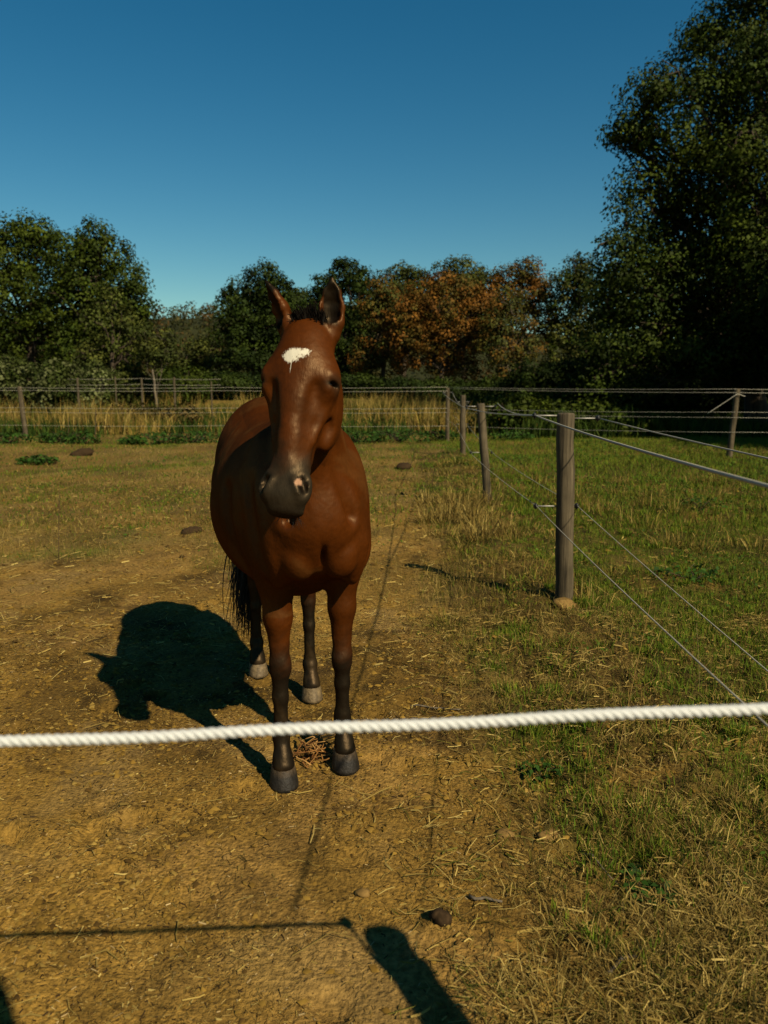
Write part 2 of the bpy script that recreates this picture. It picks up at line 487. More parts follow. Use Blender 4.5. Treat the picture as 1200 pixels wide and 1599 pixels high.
# bushes in the gap under the hill
D = 62
tree('green_tree', 'low soft green tree filling the gap beneath the far hill', 'tree', TREES, gpt(292, D), at(292, 560, D), 0.2,
     lobes_px([(285, 560, 26), (315, 556, 24), (262, 572, 24), (300, 580, 28), (330, 568, 24), (338, 545, 14)], D),
     0.26, OLIVE, None, 0.7, 36)
D = 56
tree('ivy_tree', 'dark green tree with rounded leafy clumps beside the horse, between hill and horse', 'tree', TREES, gpt(400, D), at(400, 520, D), 0.34,
     lobes_px([(410, 440, 26), (385, 455, 26), (360, 470, 22), (430, 455, 28), (455, 475, 26), (390, 495, 40), (435, 505, 36), (365, 520, 34), (400, 545, 42), (450, 545, 36), (365, 565, 30), (425, 575, 36)], D),
     0.21, DARKG, None, 0.6, 50)
D = 60
tree('ivy_tree', 'dark green tree rising directly behind the ears of the horse', 'tree', TREES, gpt(540, D), at(538, 520, D), 0.34,
     lobes_px([(535, 428, 24), (515, 445, 24), (560, 440, 24), (500, 475, 26), (545, 475, 36), (575, 490, 26), (520, 520, 40), (565, 535, 36), (480, 530, 34), (540, 570, 38)], D),
     0.22, DARKG, None, 0.6, 50)
D = 75
tree('green_tree', 'distant olive tree whose low top shows between the two dark trees', 'tree', TREES, gpt(472, D), at(472, 540, D), 0.25,
     lobes_px([(468, 470, 20), (485, 490, 26), (455, 500, 26), (470, 540, 34)], D), 0.3, OLIVE, None, 0.8, 36)
# autumn trees
D = 66
tree('green_tree', 'olive green tree top rising behind the orange trees, nearest the dark ones', 'tree', TREES, gpt(630, D), at(630, 540, D), 0.3,
     lobes_px([(630, 442, 28), (605, 450, 24), (655, 450, 24), (620, 480, 36), (650, 500, 36), (600, 520, 36)], D), 0.24, OLIVE, None, 0.65, 44)
tree('green_tree', 'olive green tree top rising behind the middle of the orange trees', 'tree', TREES, gpt(725, D), at(720, 540, D), 0.3,
     lobes_px([(700, 428, 24), (735, 430, 26), (755, 445, 22), (715, 465, 36), (750, 490, 34), (690, 490, 34)], D), 0.24, OLIVE, None, 0.65, 44)
D = 54
tree('autumn_tree', 'olive and orange tinted tree just right of the horse ears', 'tree', TREES, gpt(598, D), at(598, 540, D), 0.22,
     lobes_px([(598, 455, 22), (580, 490, 26), (615, 485, 28), (590, 530, 32), (572, 560, 26), (612, 560, 28)], D),
     0.18, ORANGE[:3] + YELG[1:], None, 0.5, 44)
D = 50
tree('autumn_tree', 'large bright orange tree in the middle of the tree line', 'tree', TREES, gpt(690, D), at(690, 540, D), 0.26,
     lobes_px([(690, 445, 24), (720, 450, 26), (660, 465, 28), (640, 490, 28), (690, 485, 36), (735, 490, 32), (665, 520, 34), (710, 530, 36), (745, 530, 26), (640, 535, 26), (690, 565, 30), (730, 575, 22), (635, 560, 20), (760, 470, 26), (765, 510, 26), (620, 510, 22)], D),
     0.17, ORANGE, None, 0.55, 46)
D = 52
tree('autumn_tree', 'rust brown topped tree right of the bright orange tree', 'tree', TREES, gpt(810, D), at(812, 530, D), 0.24,
     lobes_px([(820, 425, 24), (795, 435, 24), (845, 445, 24), (785, 465, 28), (825, 470, 32), (855, 490, 24), (860, 520, 22)], D),
     0.17, RUST + YELG[:1], None, 0.52, 44)
D = 47
tree('autumn_tree', 'thin green-brown tree with pale limbs before the rust brown tree', 'tree', TREES, gpt(800, D), at(800, 500, D), 0.15,
     lobes_px([(795, 480, 26), (775, 505, 24), (815, 510, 24), (790, 540, 32), (825, 545, 26), (765, 550, 22), (800, 580, 30)], D),
     0.16, YELG + ORANGE[1:3], [0.1, 0.2, 0.3, 0.2, 0.2], 0.48, 34, bark=M_PALE)
D = 50
tree('green_tree', 'tall yellowish green tree tucked against the giant right-hand tree', 'tree', TREES, gpt(900, D), at(900, 520, D), 0.26,
     lobes_px([(905, 415, 22), (890, 440, 24), (915, 455, 26), (885, 480, 28), (915, 500, 30), (880, 530, 32), (920, 550, 36), (885, 575, 32)], D),
     0.19, YELG + GREEN[:1], [0.15, 0.25, 0.3, 0.3], 0.55, 40)
# the giant oak on the right
D = 28.5
oak_lobes = lobes_px([
    (1150, 20, 52), (1210, 40, 70), (1120, 50, 34), (1190, -50, 60), (1120, 110, 62), (1040, 125, 44), (1010, 150, 34), (985, 195, 26), (972, 210, 18), (1000, 225, 20),
    (1080, 180, 60), (1160, 160, 80), (1250, 150, 90), (1050, 235, 42), (1000, 285, 30), (1040, 300, 48), (1110, 270, 66), (1190, 270, 80), (1280, 290, 90),
    (985, 350, 38), (950, 385, 28), (1040, 370, 58), (1120, 370, 70), (1210, 380, 80), (960, 430, 42), (1020, 450, 60), (1100, 460, 70), (1190, 470, 80),
    (945, 490, 36), (990, 520, 52), (1070, 540, 62), (1150, 550, 66), (950, 560, 34), (1230, 540, 60), (1010, 580, 40), (1330, 400, 90), (1140, 560, 50, -1.5), (1200, 500, 60, -2.0), (1180, 420, 60, -2.5), (1190, 330, 60, -2.5), (1160, 230, 50, -2.0), (1215, 570, 44, -1.0), (1175, 585, 26, -1.2), (1195, 110, 60, -1.5), (925, 590, 30)], D, 1.0, 0.7)
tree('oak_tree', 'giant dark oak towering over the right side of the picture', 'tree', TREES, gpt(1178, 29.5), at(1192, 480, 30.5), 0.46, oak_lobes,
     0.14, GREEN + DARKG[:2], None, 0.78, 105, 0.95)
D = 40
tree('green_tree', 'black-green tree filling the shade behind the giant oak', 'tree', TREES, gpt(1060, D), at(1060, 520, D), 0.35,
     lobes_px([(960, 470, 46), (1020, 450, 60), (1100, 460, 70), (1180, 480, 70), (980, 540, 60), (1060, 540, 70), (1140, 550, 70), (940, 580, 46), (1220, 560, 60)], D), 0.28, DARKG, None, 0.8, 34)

# trees standing off to the right, out of the picture, whose shade darkens the oak's foot
for k, (x, y, h, lab) in enumerate([(17.6, 18.2, 11.5, 'shade tree standing outside the picture, right of the giant oak'), (24.0, 16.5, 14.0, 'taller shade tree outside the picture, farther right than the first one'), (15.8, 21.0, 8.5, 'low dense shade tree outside the picture, closest to the giant oak'), (20.5, 14.0, 12.0, 'shade tree outside the picture, nearest to the camera')]):
    lb = []
    for j in range(11):
        a = RNG.uniform(0, 2 * math.pi); r = RNG.uniform(0, 3.2)
        lb.append((x + r * math.cos(a), y + r * math.sin(a), RNG.uniform(0.36, 0.9) * h, 2.1, 2.1, 1.8))
    tree('shade_tree', lab, 'tree', TREES, (x, y, float(gz_base(x, y))), (x, y, h * 0.6), 0.4, lb, 0.40, DARKG, None, 0.9, 28, 0.9)

for k, (x, y, h, lab) in enumerate([(-34.0, 47.0, 12.0, 'green tree outside the picture, left of the broad dark tree'), (-43.0, 44.0, 10.5, 'second green tree outside the picture on the left, lower')]):
    lb = []
    for j in range(12):
        a = RNG.uniform(0, 2 * math.pi); r = RNG.uniform(0, 3.4)
        lb.append((x + r * math.cos(a), y + r * math.sin(a), RNG.uniform(0.25, 0.88) * h, 2.1, 2.1, 1.8))
    tree('green_tree', lab, 'tree', TREES, (x, y, float(gz_base(x, y))), (x, y, h * 0.6), 0.35, lb, 0.34, GREEN, None, 0.8, 26, 0.9)

# hedge bushes at the foot of the trees
def bush(name, label, px, py, D, rx, rz, cols, leaf=0.16, per=40, clump=0.42, dens=1.0, group='bushes under the trees', cat='bush'):
    x, _, z = at(px, py, D)
    g0 = float(gz_base(x, D))
    top = z
    hgt = max(0.5, top - g0)
    root = empty(name, (x, D, g0))
    lb = [(x, D, g0 + hgt * 0.45, rx * 0.8, rx * 0.6, hgt * 0.5)]
    for k in range(6):
        a = RNG.uniform(0, 2 * math.pi)
        lb.append((x + rx * 0.62 * math.cos(a), D + rx * 0.45 * math.sin(a), g0 + hgt * RNG.uniform(0.3, 0.72), rx * 0.45, rx * 0.4, hgt * 0.3))
    mb = MB()
    for k in range(7):
        a = RNG.uniform(0, 2 * math.pi); r = rx * RNG.uniform(0.2, 0.7)
        mb.tube(limb_path((0.1 * math.cos(a), 0.1 * math.sin(a), -0.1), (r * math.cos(a), r * 0.8 * math.sin(a), hgt * RNG.uniform(0.5, 0.9)), 0.1, 5), np.linspace(0.045, 0.01, 5), 5, False)
    mb.build('stem', M_BARK, root)
    v, q, c = lobes_to_leaves(lb, leaf, cols, None, clump, per, dens)
    v[:, 2] = np.maximum(v[:, 2], g0 + 0.02)
    mesh_obj('foliage', v - np.array([x, D, g0]), q, None, M_LEAF, root, c)
    return tag(root, label, cat, group)

SILV = [(0.036, 0.046, 0.009), (0.028, 0.040, 0.007), (0.085, 0.095, 0.035)]
bl = [
    ('silvery bush at the left picture edge under the broad tree', 10, 555, 36, 2.0, SILV), ('silvery leafed bush beside the edge bush, under the broad tree', 70, 560, 35, 2.0, SILV),
    ('grey-green bush under the tall round-topped tree', 120, 565, 37, 1.8, SILV), ('dark bush left of the pale leaning trunk', 190, 572, 40, 1.8, OLIVE),
    ('dark bush right of the pale leaning trunk', 285, 572, 43, 1.9, GREEN), ('dark green bush at the foot of the leafy tree left of the horse', 355, 582, 46, 2.2, DARKG),
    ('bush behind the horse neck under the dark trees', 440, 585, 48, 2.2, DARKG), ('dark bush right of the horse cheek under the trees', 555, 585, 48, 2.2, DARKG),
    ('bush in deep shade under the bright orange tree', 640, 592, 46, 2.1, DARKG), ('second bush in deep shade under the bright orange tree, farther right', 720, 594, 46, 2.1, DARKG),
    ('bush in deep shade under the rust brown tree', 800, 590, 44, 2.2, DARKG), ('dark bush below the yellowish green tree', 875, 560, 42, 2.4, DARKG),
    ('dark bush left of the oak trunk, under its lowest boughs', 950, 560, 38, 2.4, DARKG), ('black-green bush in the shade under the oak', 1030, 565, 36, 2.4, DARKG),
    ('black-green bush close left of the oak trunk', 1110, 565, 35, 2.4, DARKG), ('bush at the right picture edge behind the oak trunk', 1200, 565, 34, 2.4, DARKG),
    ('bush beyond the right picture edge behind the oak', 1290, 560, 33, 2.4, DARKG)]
bl += [('brown dead bramble behind the back fence, left of the horse', 262, 636, 30, 1.1, [(0.065, 0.045, 0.014), (0.085, 0.062, 0.018), (0.05, 0.05, 0.01)]), ('brown dead bramble behind the back fence under the far posts', 178, 640, 31, 0.9, [(0.085, 0.06, 0.018), (0.06, 0.045, 0.014), (0.05, 0.05, 0.01)]),
       ('lush green bush behind the leaning post at the meadow edge', 800, 618, 27, 1.1, GREEN), ('low lush green bush right of the thick post at the meadow edge', 900, 628, 27, 1.5, GREEN), ('low green bush in half shade before the oak', 985, 645, 26, 1.4, GREEN)]
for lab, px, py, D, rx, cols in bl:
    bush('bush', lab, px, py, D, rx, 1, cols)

# far woodland on the hill: one mass nobody could count
m = 900
wx = np.where(RNG.random(m) < 0.6, RNG.uniform(-220, 0, m), RNG.uniform(-330, 330, m)); wy = 262 + 330 * RNG.random(m) ** 1.2
wz = hill_z(wx, wy)
k = 36
idx = np.repeat(np.arange(m), k)
rad = RNG.uniform(3.0, 6.0, m)
e = RNG.normal(size=(len(idx), 3)); e /= np.linalg.norm(e, axis=1)[:, None]
pp = np.stack([wx, wy, wz + rad * 0.9], 1)[idx] + e * (rad[idx] * RNG.uniform(0.7, 1.0, len(idx)))[:, None]
cc = mixcol(m, [(0.034, 0.037, 0.010), (0.046, 0.040, 0.011), (0.062, 0.038, 0.012), (0.028, 0.033, 0.009)], [0.35, 0.3, 0.15, 0.2])[idx] * RNG.uniform(0.7, 1.3, (len(idx), 1))
v, q, c = leaf_quads(pp, 1.6, cc, e)
wood = mesh_obj('far_woodland', v, q, None, M_LEAF, None, c)
tag(wood, 'far-off wood of green and brown treetops covering the hill', 'woodland', kind='stuff')

# ------------------------------------------------------------------ grass, straw, crumbs
def blades(x, y, h, w, colour, lean=0.35, zoff=0.0, z=None, az=None, mean=0.0, simple=False):
    n = len(x)
    z = (gz(x, y) if z is None else z) + zoff - 0.004
    az = RNG.uniform(0, 2 * math.pi, n) if az is None else az
    ln = np.clip(np.abs(RNG.normal(mean, lean, n)), 0, 1.45)
    ca, sa = np.cos(az), np.sin(az)
    fa = RNG.uniform(0, math.pi, n)
    wx_, wy_ = np.cos(fa) * w * 0.5, np.sin(fa) * w * 0.5
    b = np.stack([x, y, z], 1)
    def up(t, bend):
        ang = ln * bend
        return b + np.stack([ca * np.sin(ang) * h * t, sa * np.sin(ang) * h * t, np.cos(ang) * h * t], 1)
    s = np.stack([wx_, wy_, np.zeros(n)], 1)
    mid = up(0.55, 0.7); tip = up(1.0, 1.25)
    v = np.stack([b - s, b + s, mid + s * 0.75, mid - s * 0.75, tip], 1).reshape(-1, 3)
    if simple:
        v = np.stack([b - s, b + s, tip], 1).reshape(-1, 3)
        return v, np.zeros((0, 4), int), np.arange(n * 3).reshape(n, 3), np.repeat(colour, 3, axis=0)
    k = np.arange(n)[:, None] * 5
    q = (k + np.array([0, 1, 2, 3])).astype(int); t = (k + np.array([3, 2, 4])).astype(int)
    c = np.repeat(colour, 5, axis=0)
    return v, q, t, c

def build_blades(name, label, parts, mat=None, cat='grass'):
    off = 0; V, Q, T, C_ = [], [], [], []
    for v, q, t, c in parts:
        V.append(v); Q.append(q + off); T.append(t + off); C_.append(c); off += len(v)
    o = mesh_obj(name, np.vstack(V), np.vstack(Q), np.vstack(T), mat or M_BLADE, None, np.vstack(C_))
    return tag(o, label, cat, kind='stuff')

def in_view(x, y, m=0.6):
    return np.abs(x) < 0.52 * y + m

def scatter(n, y0, y1, dens_fn, p=1.0, m=0.6):
    """random points in the pasture in front of the camera, thinned by dens_fn"""
    y = y0 + (y1 - y0) * RNG.random(n) ** p
    x = (RNG.random(n) * 2 - 1) * (0.52 * y + m)
    keep = RNG.random(n) < dens_fn(x, y)
    return x[keep], y[keep]

GR = [(0.055, 0.105, 0.014), (0.075, 0.120, 0.016), (0.045, 0.085, 0.012), (0.10, 0.125, 0.022)]
DRY = [(0.33, 0.235, 0.060), (0.25, 0.175, 0.042), (0.42, 0.315, 0.095), (0.17, 0.110, 0.028)]
OLV = [(0.13, 0.12, 0.03), (0.17, 0.145, 0.04), (0.10, 0.10, 0.024)]
GR, DRY, OLV = shade([(0.060, 0.100, 0.008), (0.085, 0.118, 0.010), (0.045, 0.080, 0.007), (0.11, 0.125, 0.012)], 1.12), shade(DRY, 0.70), shade([(0.12, 0.115, 0.016), (0.16, 0.140, 0.022), (0.085, 0.090, 0.012)], 0.70)

# green sward
gparts, dparts = [], []
x, y = scatter(210000, 1.2, 9.5, lambda x, y: grassiness(x, y) * (0.05 + 0.95 * greenness(x, y)) * (0.25 + 0.75 * sstep(0.4, 1.0, x)) * 0.95, 1.2)
n = len(x); gparts.append(blades(x, y, RNG.uniform(0.02, 0.075, n) * (0.5 + 0.8 * noise2(x, y, 0.5, 4)), RNG.uniform(0.003, 0.006, n), mixcol(n, GR), 0.55))
x, y = scatter(150000, 9.0, 27, lambda x, y: (0.2 + 0.8 * grassiness(x, y)) * (0.12 + 0.88 * greenness(x, y)) * 0.8, 1.0)
n = len(x); gparts.append(blades(x, y, RNG.uniform(0.03, 0.09, n) * (1 + 0.5 * sstep(1.2, 2, x)), RNG.uniform(0.010, 0.022, n), mixcol(n, GR + OLV[:1]), 0.55, simple=True))
build_blades('grass', 'short green grass of the pasture and fence strip', gparts)
# dry, bleached grass
x, y = scatter(170000, 1.2, 9.5, lambda x, y: grassiness(x, y) * (0.9 - 0.7 * greenness(x, y)) * (0.28 + 0.5 * sstep(4, 6.5, y)), 1.2)
n = len(x); dparts.append(blades(x, y, RNG.uniform(0.03, 0.13, n), RNG.uniform(0.002, 0.0045, n), mixcol(n, DRY + OLV), 0.95))
x, y = scatter(140000, 9.0, 27, lambda x, y: (0.25 + 0.75 * grassiness(x, y)) * (0.85 - 0.6 * greenness(x, y)) * 0.8, 1.0)
n = len(x); dparts.append(blades(x, y, RNG.uniform(0.03, 0.09, n), RNG.uniform(0.008, 0.018, n), mixcol(n, DRY + OLV + OLV), 0.8, mean=0.5, simple=True))
build_blades('dry_grass', 'bleached short dry grass between the green patches', dparts)

# low broad-leaved herbs creeping through the turf
x, y = scatter(60000, 2.2, 24, lambda x, y: sstep(0.54, 0.64, 0.6 * fbm(x, y, 1.0 + 0 * y, 611, 4) + 0.4 * fbm(x, y, 0.3, 612, 2)) * (sstep(0.7, 1.5, x) * (0.35 + 0.65 * sstep(3, 6, y)) + 0.25 * sstep(7, 10, y) * (x < 0.7)), 0.9)
n = len(x)
hb = np.stack([x, y, gz(x, y) + RNG.uniform(0.008, 0.05, n)], 1)
v, q, c = leaf_quads(hb, 0.016 + 0.0020 * y, mixcol(n, [(0.032, 0.068, 0.006), (0.046, 0.085, 0.008), (0.022, 0.048, 0.005)], None, 0.3), np.tile([0.1, -0.3, 0.8], (n, 1)))
herbs = mesh_obj('ground_herbs', v, q, None, M_LEAF, None, c)
tag(herbs, 'dark green low leafy herbs in patches through the turf', 'herbs', kind='stuff')

# long straw-coloured tufts along the fence line and in the right-hand meadow
def tufts(spots, parts):
    for (tx, ty, rad, h, cnt, cols, wd, mean) in spots:
        a = RNG.uniform(0, 2 * math.pi, cnt); r = rad * RNG.random(cnt) ** 0.7
        x = tx + r * np.cos(a); y = ty + r * np.sin(a)
        az = a + RNG.normal(0, 0.7, cnt)
        parts.append(blades(x, y, h * RNG.uniform(0.45, 1.15, cnt), wd * RNG.uniform(0.6, 1.3, cnt), mixcol(cnt, cols, None, 0.4), 0.4, az=az, mean=mean))
sp = []
for k in range(60):
    ty = RNG.uniform(5.0, 16.0); tx = 1.05 + 0.03 * ty + RNG.normal(0, 0.36)
    sp.append((tx, ty, RNG.uniform(0.08, 0.28), RNG.uniform(0.08, 0.22), RNG.integers(30, 90), DRY + OLV, 0.004 + 0.0005 * ty, 0.8))
for k in range(15):                                          # the big pale tufts near the leaning post
    ty = RNG.uniform(8.0, 11.5); tx = 1.15 + RNG.normal(0, 0.28)
    sp.append((tx, ty, RNG.uniform(0.12, 0.3), RNG.uniform(0.18, 0.42), 90, DRY, 0.009, 0.7))
for k in range(34):
    ty = RNG.uniform(7.0, 13.5); tx = RNG.uniform(2.2, 6.0)
    sp.append((tx, ty, RNG.uniform(0.15, 0.45), RNG.uniform(0.12, 0.36), 80, DRY + OLV, 0.008, 0.6))
for k in range(140):                                         # flattened dead tussocks
    ty = RNG.uniform(1.3, 5.8); tx = RNG.uniform(0.38, 0.52 * ty + 0.7)
    sp.append((tx, ty, RNG.uniform(0.04, 0.17), RNG.uniform(0.04, 0.10), 90, DRY + OLV[:1], 0.0030, 1.15))
for px, py in [(1010, 1560), (1180, 1520), (1130, 1440), (860, 1580), (1180, 1290), (1000, 1290), (1100, 1330), (820, 1080), (870, 1010), (1120, 1590), (1060, 1470), (930, 1470)]:
    tx, ty = on_ground(px, py)
    sp.append((tx, ty, 0.19, 0.12, 420, DRY, 0.0032, 1.2))
gs = []
for k in range(230):                                         # bright green clumps of short grass
    ty = RNG.uniform(1.6, 14.0); tx = RNG.uniform(0.55 if ty < 5 else 0.9, 0.52 * ty + 0.8)
    gs.append((tx, ty, RNG.uniform(0.04, 0.11 + 0.012 * ty), RNG.uniform(0.04, 0.09), RNG.integers(40, 120), GR, 0.0035 + 0.0007 * ty, 0.5))
gp_ = []; tufts(gs, gp_)
build_blades('green_tufts', 'bright green tufts of short grass dotted among the dry grass', gp_)
tp_ = []; tufts(sp, tp_)
build_blades('straw_tufts', 'long straw-coloured grass tufts along the fence', tp_)

# tall dry grass and reeds behind the back fence
tl = []
x, y = scatter(60000, 26.5, 41, lambda x, y: (0.06 + 0.94 * sstep(0.47, 0.60, 0.5 * fbm(x, y, 3.2, 121, 3) + 0.5 * fbm(x, y, 0.9, 122, 2))) * (1 - sstep(5.5, 8.5, x)), 1.0, 1.0)
n = len(x); tl.append(blades(x, y, RNG.uniform(0.25, 1.25, n) * (0.35 + 1.0 * noise2(x, y, 1.6, 8)), RNG.uniform(0.015, 0.04, n), mixcol(n, shade(DRY + DRY + OLV + [(0.24, 0.165, 0.035)], 0.95), None, 0.4), 0.42, z=gz_base(x, y)))
build_blades('tall_dry_grass', 'tall bleached grass standing behind the back fence', tl)
tg = []
x, y = scatter(34000, 24.8, 40, lambda x, y: np.clip(0.10 + 0.9 * sstep(0.48, 0.6, fbm(x, y, 2.6, 221, 3)) + sstep(4.0, 5.5, x) * (1 - sstep(12.5, 15, x)), 0, 1) * sstep(24.8, 26.5, y + 1.2 * (x > 3)), 1.0, 1.0)
n = len(x); tl2 = RNG.uniform(0.25, 0.7, n) * (1 + 0.7 * sstep(3.5, 5, x) * (1 - sstep(8, 11, x)))
tg.append(blades(x, y, tl2, RNG.uniform(0.025, 0.06, n), mixcol(n, [(0.028, 0.052, 0.007), (0.042, 0.062, 0.009), (0.02, 0.036, 0.006)]), 0.5, z=gz_base(x, y)))
build_blades('tall_green_grass', 'lush green tall grass and weeds behind the back fence', tg)

# loose straw lying about
def straw(n, y0, y1, dens, wl, p, lift=0.004, cols=DRY, chip=False):
    x, y = scatter(n, y0, y1, dens, p)
    n = len(x); L = RNG.uniform(*wl, n) * (0.5 + RNG.random(n)); w = RNG.uniform(0.0010, 0.0034, n) * (0.7 + 0.12 * y)
    a = RNG.uniform(0, math.pi, n); dx, dy = np.cos(a) * L / 2, np.sin(a) * L / 2
    zc = gz(x, y) + lift
    cx, cy = x + RNG.normal(0, 0.13, n) * L, y + RNG.normal(0, 0.13, n) * L
    tz = RNG.normal(0, 0.10, n) * L
    nx, ny = -np.sin(a) * w / 2, np.cos(a) * w / 2
    p0 = np.stack([x - dx, y - dy, zc - tz * 0.5], 1); p1 = np.stack([cx, cy, zc + 0.10 * L * RNG.random(n)], 1); p2 = np.stack([x + dx, y + dy, zc + tz], 1)
    s = np.stack([nx, ny, RNG.normal(0, 0.4, n) * w], 1)
    if chip:
        v = np.stack([p0 - s, p0 + s, p2 + s, p2 - s], 1).reshape(-1, 3)
        return v, np.arange(n * 4).reshape(n, 4), np.repeat(mixcol(n, cols, None, 0.3), 4, axis=0)
    v = np.stack([p0 - s, p0 + s, p1 + s, p1 - s, p2 + s, p2 - s], 1).reshape(-1, 3)
    k = np.arange(n)[:, None] * 6
    q = np.concatenate([k + np.array([0, 1, 2, 3]), k + np.array([3, 2, 4, 5])])
    return v, q, np.repeat(mixcol(n, cols, None, 0.3), 6, axis=0)
SOILS = [(0.165, 0.103, 0.024), (0.115, 0.070, 0.015), (0.21, 0.14, 0.038)]
V, Q, C_, off = [], [], [], 0
PATCH = lambda x, y: sstep(0.46, 0.62, fbm(x, y, 0.55, 141, 3))
for args in ((95000, 1.1, 5.5, lambda x, y: 0.2 + 0.8 * sstep(0.3, 0.65, fbm(x, y, 0.5, 9, 3)), (0.004, 0.020), 1.1, 0.002, DRY + SOILS + SOILS + SOILS + [(0.025, 0.014, 0.005)] * 5 + [(0.30, 0.22, 0.10)], True),
             (6500, 1.1, 8.0, lambda x, y: 0.35 + 0.6 * sstep(0.2, 1.0, x), (0.02, 0.075), 1.2, 0.006, DRY + SOILS[:1]),
             (420, 1.1, 8.0, lambda x, y: 0.8 + 0 * x, (0.07, 0.15), 1.2, 0.008, DRY),
             (52000, 1.1, 5.5, lambda x, y: sstep(-0.05, 0.4, x) * (0.25 + 0.75 * PATCH(x, y)), (0.025, 0.09), 1.1, 0.012, DRY + DRY + OLV),
             (22000, 1.1, 5.5, lambda x, y: sstep(0.15, 0.6, x) * PATCH(x, y), (0.03, 0.10), 1.1, 0.028, DRY),
             (34000, 4.5, 14.0, lambda x, y: 0.8 + 0 * x, (0.03, 0.08), 1.1, 0.006, DRY + SOILS, True)):
    v, q, c = straw(*args); V.append(v); Q.append(q + off); C_.append(c); off += len(v)
o = mesh_obj('loose_straw', np.vstack(V), np.vstack(Q), None, M_STRAW, None, np.vstack(C_))
tag(o, 'loose straw and chaff scattered over the soil', 'straw', kind='stuff')

# soil crumbs: small eight-sided lumps
def crumbs(n, y0, y1, dens, sz, p):
    x, y = scatter(n, y0, y1, dens, p)
    n = len(x); s = sz[0] + (sz[1] - sz[0]) * RNG.random(n) ** 6; s *= (0.7 + 0.1 * y)
    base = np.array([(1, 0, 0), (-1, 0, 0), (0, 1, 0), (0, -1, 0), (0, 0, 1), (0, 0, -1)], float)
    d = base[None] * RNG.uniform(0.5, 1.25, (n, 6, 1)) + RNG.normal(0, 0.22, (n, 6, 3))
    a = RNG.uniform(0, 6.28, n); ca, sa = np.cos(a)[:, None], np.sin(a)[:, None]
    d = np.stack([d[..., 0] * ca - d[..., 1] * sa, d[..., 0] * sa + d[..., 1] * ca, d[..., 2] * 0.62], -1)
    v = np.stack([x, y, gz(x, y) + s * 0.18], 1)[:, None] + d * s[:, None, None]
    f = np.array([(0, 2, 4), (2, 1, 4), (1, 3, 4), (3, 0, 4)])
    t = (np.arange(n)[:, None, None] * 6 + f[None]).reshape(-1, 3)
    col = mixcol(n, [(0.165, 0.100, 0.018), (0.13, 0.076, 0.013), (0.20, 0.132, 0.030), (0.06, 0.034, 0.008)], [0.36, 0.3, 0.14, 0.2], 0.25)
    return v.reshape(-1, 3), t, np.repeat(col, 6, axis=0)
V, T, C_, off = [], [], [], 0
for args in ((72000, 1.1, 5.2, lambda x, y: (0.08 + 0.92 * sstep(0.35, 0.7, fbm(x, y, 0.4, 19, 3))) * (1 - 0.7 * grassiness(x, y)), (0.0018, 0.019), 1.1),
             (15000, 4.8, 13, lambda x, y: (0.3 + 0.7 * noise2(x, y, 0.5, 19)) * (1 - 0.6 * grassiness(x, y)), (0.004, 0.022), 1.2)):
    v, t, c = crumbs(*args); V.append(v); T.append(t + off); C_.append(c); off += len(v)
o = mesh_obj('soil_crumbs', np.vstack(V), None, np.vstack(T), M_CRUMB, None, np.vstack(C_))
tag(o, 'crumbs of dry trodden earth over the paddock', 'soil', kind='stuff')

# ------------------------------------------------------------------ fence posts and cords
def post(name, label, base, top, r, group, arms=(), sides=16):
    base = np.array(base, float); top = np.array(top, float)
    root = empty(name, base)
    n = 9
    t = np.linspace(0, 1, n)[:, None]
    p = np.array([0, 0, -0.25]) + (top - base + np.array([0, 0, 0.25])) * t
    p[1:-1, :2] += RNG.normal(0, r * 0.05, (n - 2, 2))
    rad = r * (1.04 - 0.08 * t[:, 0]) * (1 + RNG.normal(0, 0.015, n))
    p = np.vstack([p[:-1], p[-1] - (p[-1] - p[-2]) * 0.06, p[-1]]); rad = np.concatenate([rad[:-1], [rad[-1]], [rad[-1] * 0.90]])
    mb = MB(); mb.tube(p, rad, sides, True, None, 0.05)
    mb.build('shaft', M_POST, root)
    for (z, a, b, *dy) in arms:                                    # steel rods with ring insulators at the ends
        c = np.array([*(top - base)[:2] * (z / (top - base)[2]), z])
        for off in (a, b):
            if off == 0: continue
            e = c + np.array([off, dy[0] if dy else 0.0, 0])
            s = c + np.array([math.copysign(r * 0.9, off), 0, 0])
            holder = root
            if abs(off) > r + 0.05:
                mb = MB(); mb.tube([s, (s + e) / 2, e], 0.006, 6); holder = mb.build('insulator_rod', M_STEEL, root)
            mb = MB()
            ang = np.linspace(0, 2 * math.pi, 13)
            mb.tube(np.stack([e[0] + 0 * ang, e[1] + 0.016 * np.cos(ang), e[2] + 0.016 * np.sin(ang)], 1), 0.009, 6, False)
            mb.tube([e - np.array([0.016, 0, 0]), e + np.array([0.016, 0, 0])], 0.013, 8)
            mb.build('insulator', M_BLACK, holder)
    return tag(root, label, 'fence post', group)

def cord(name, label, pts, r, sag=0.0, group=None, mat=None, sides=6, sub=8, cat='fence rope'):
    pts = [np.array(p, float) for p in pts]
    out = []
    for a, b in zip(pts[:-1], pts[1:]):
        t = np.linspace(0, 1, sub, endpoint=False)[:, None]
        s = a + (b - a) * t; s[:, 2] -= (4 * sag * t * (1 - t))[:, 0]
        out.append(s)
    out = np.vstack(out + [pts[-1][None]])
    mb = MB(); mb.tube(out, r, sides)
    o = mb.build(name, mat or M_WIRE)
    return tag(o, label, cat, group)

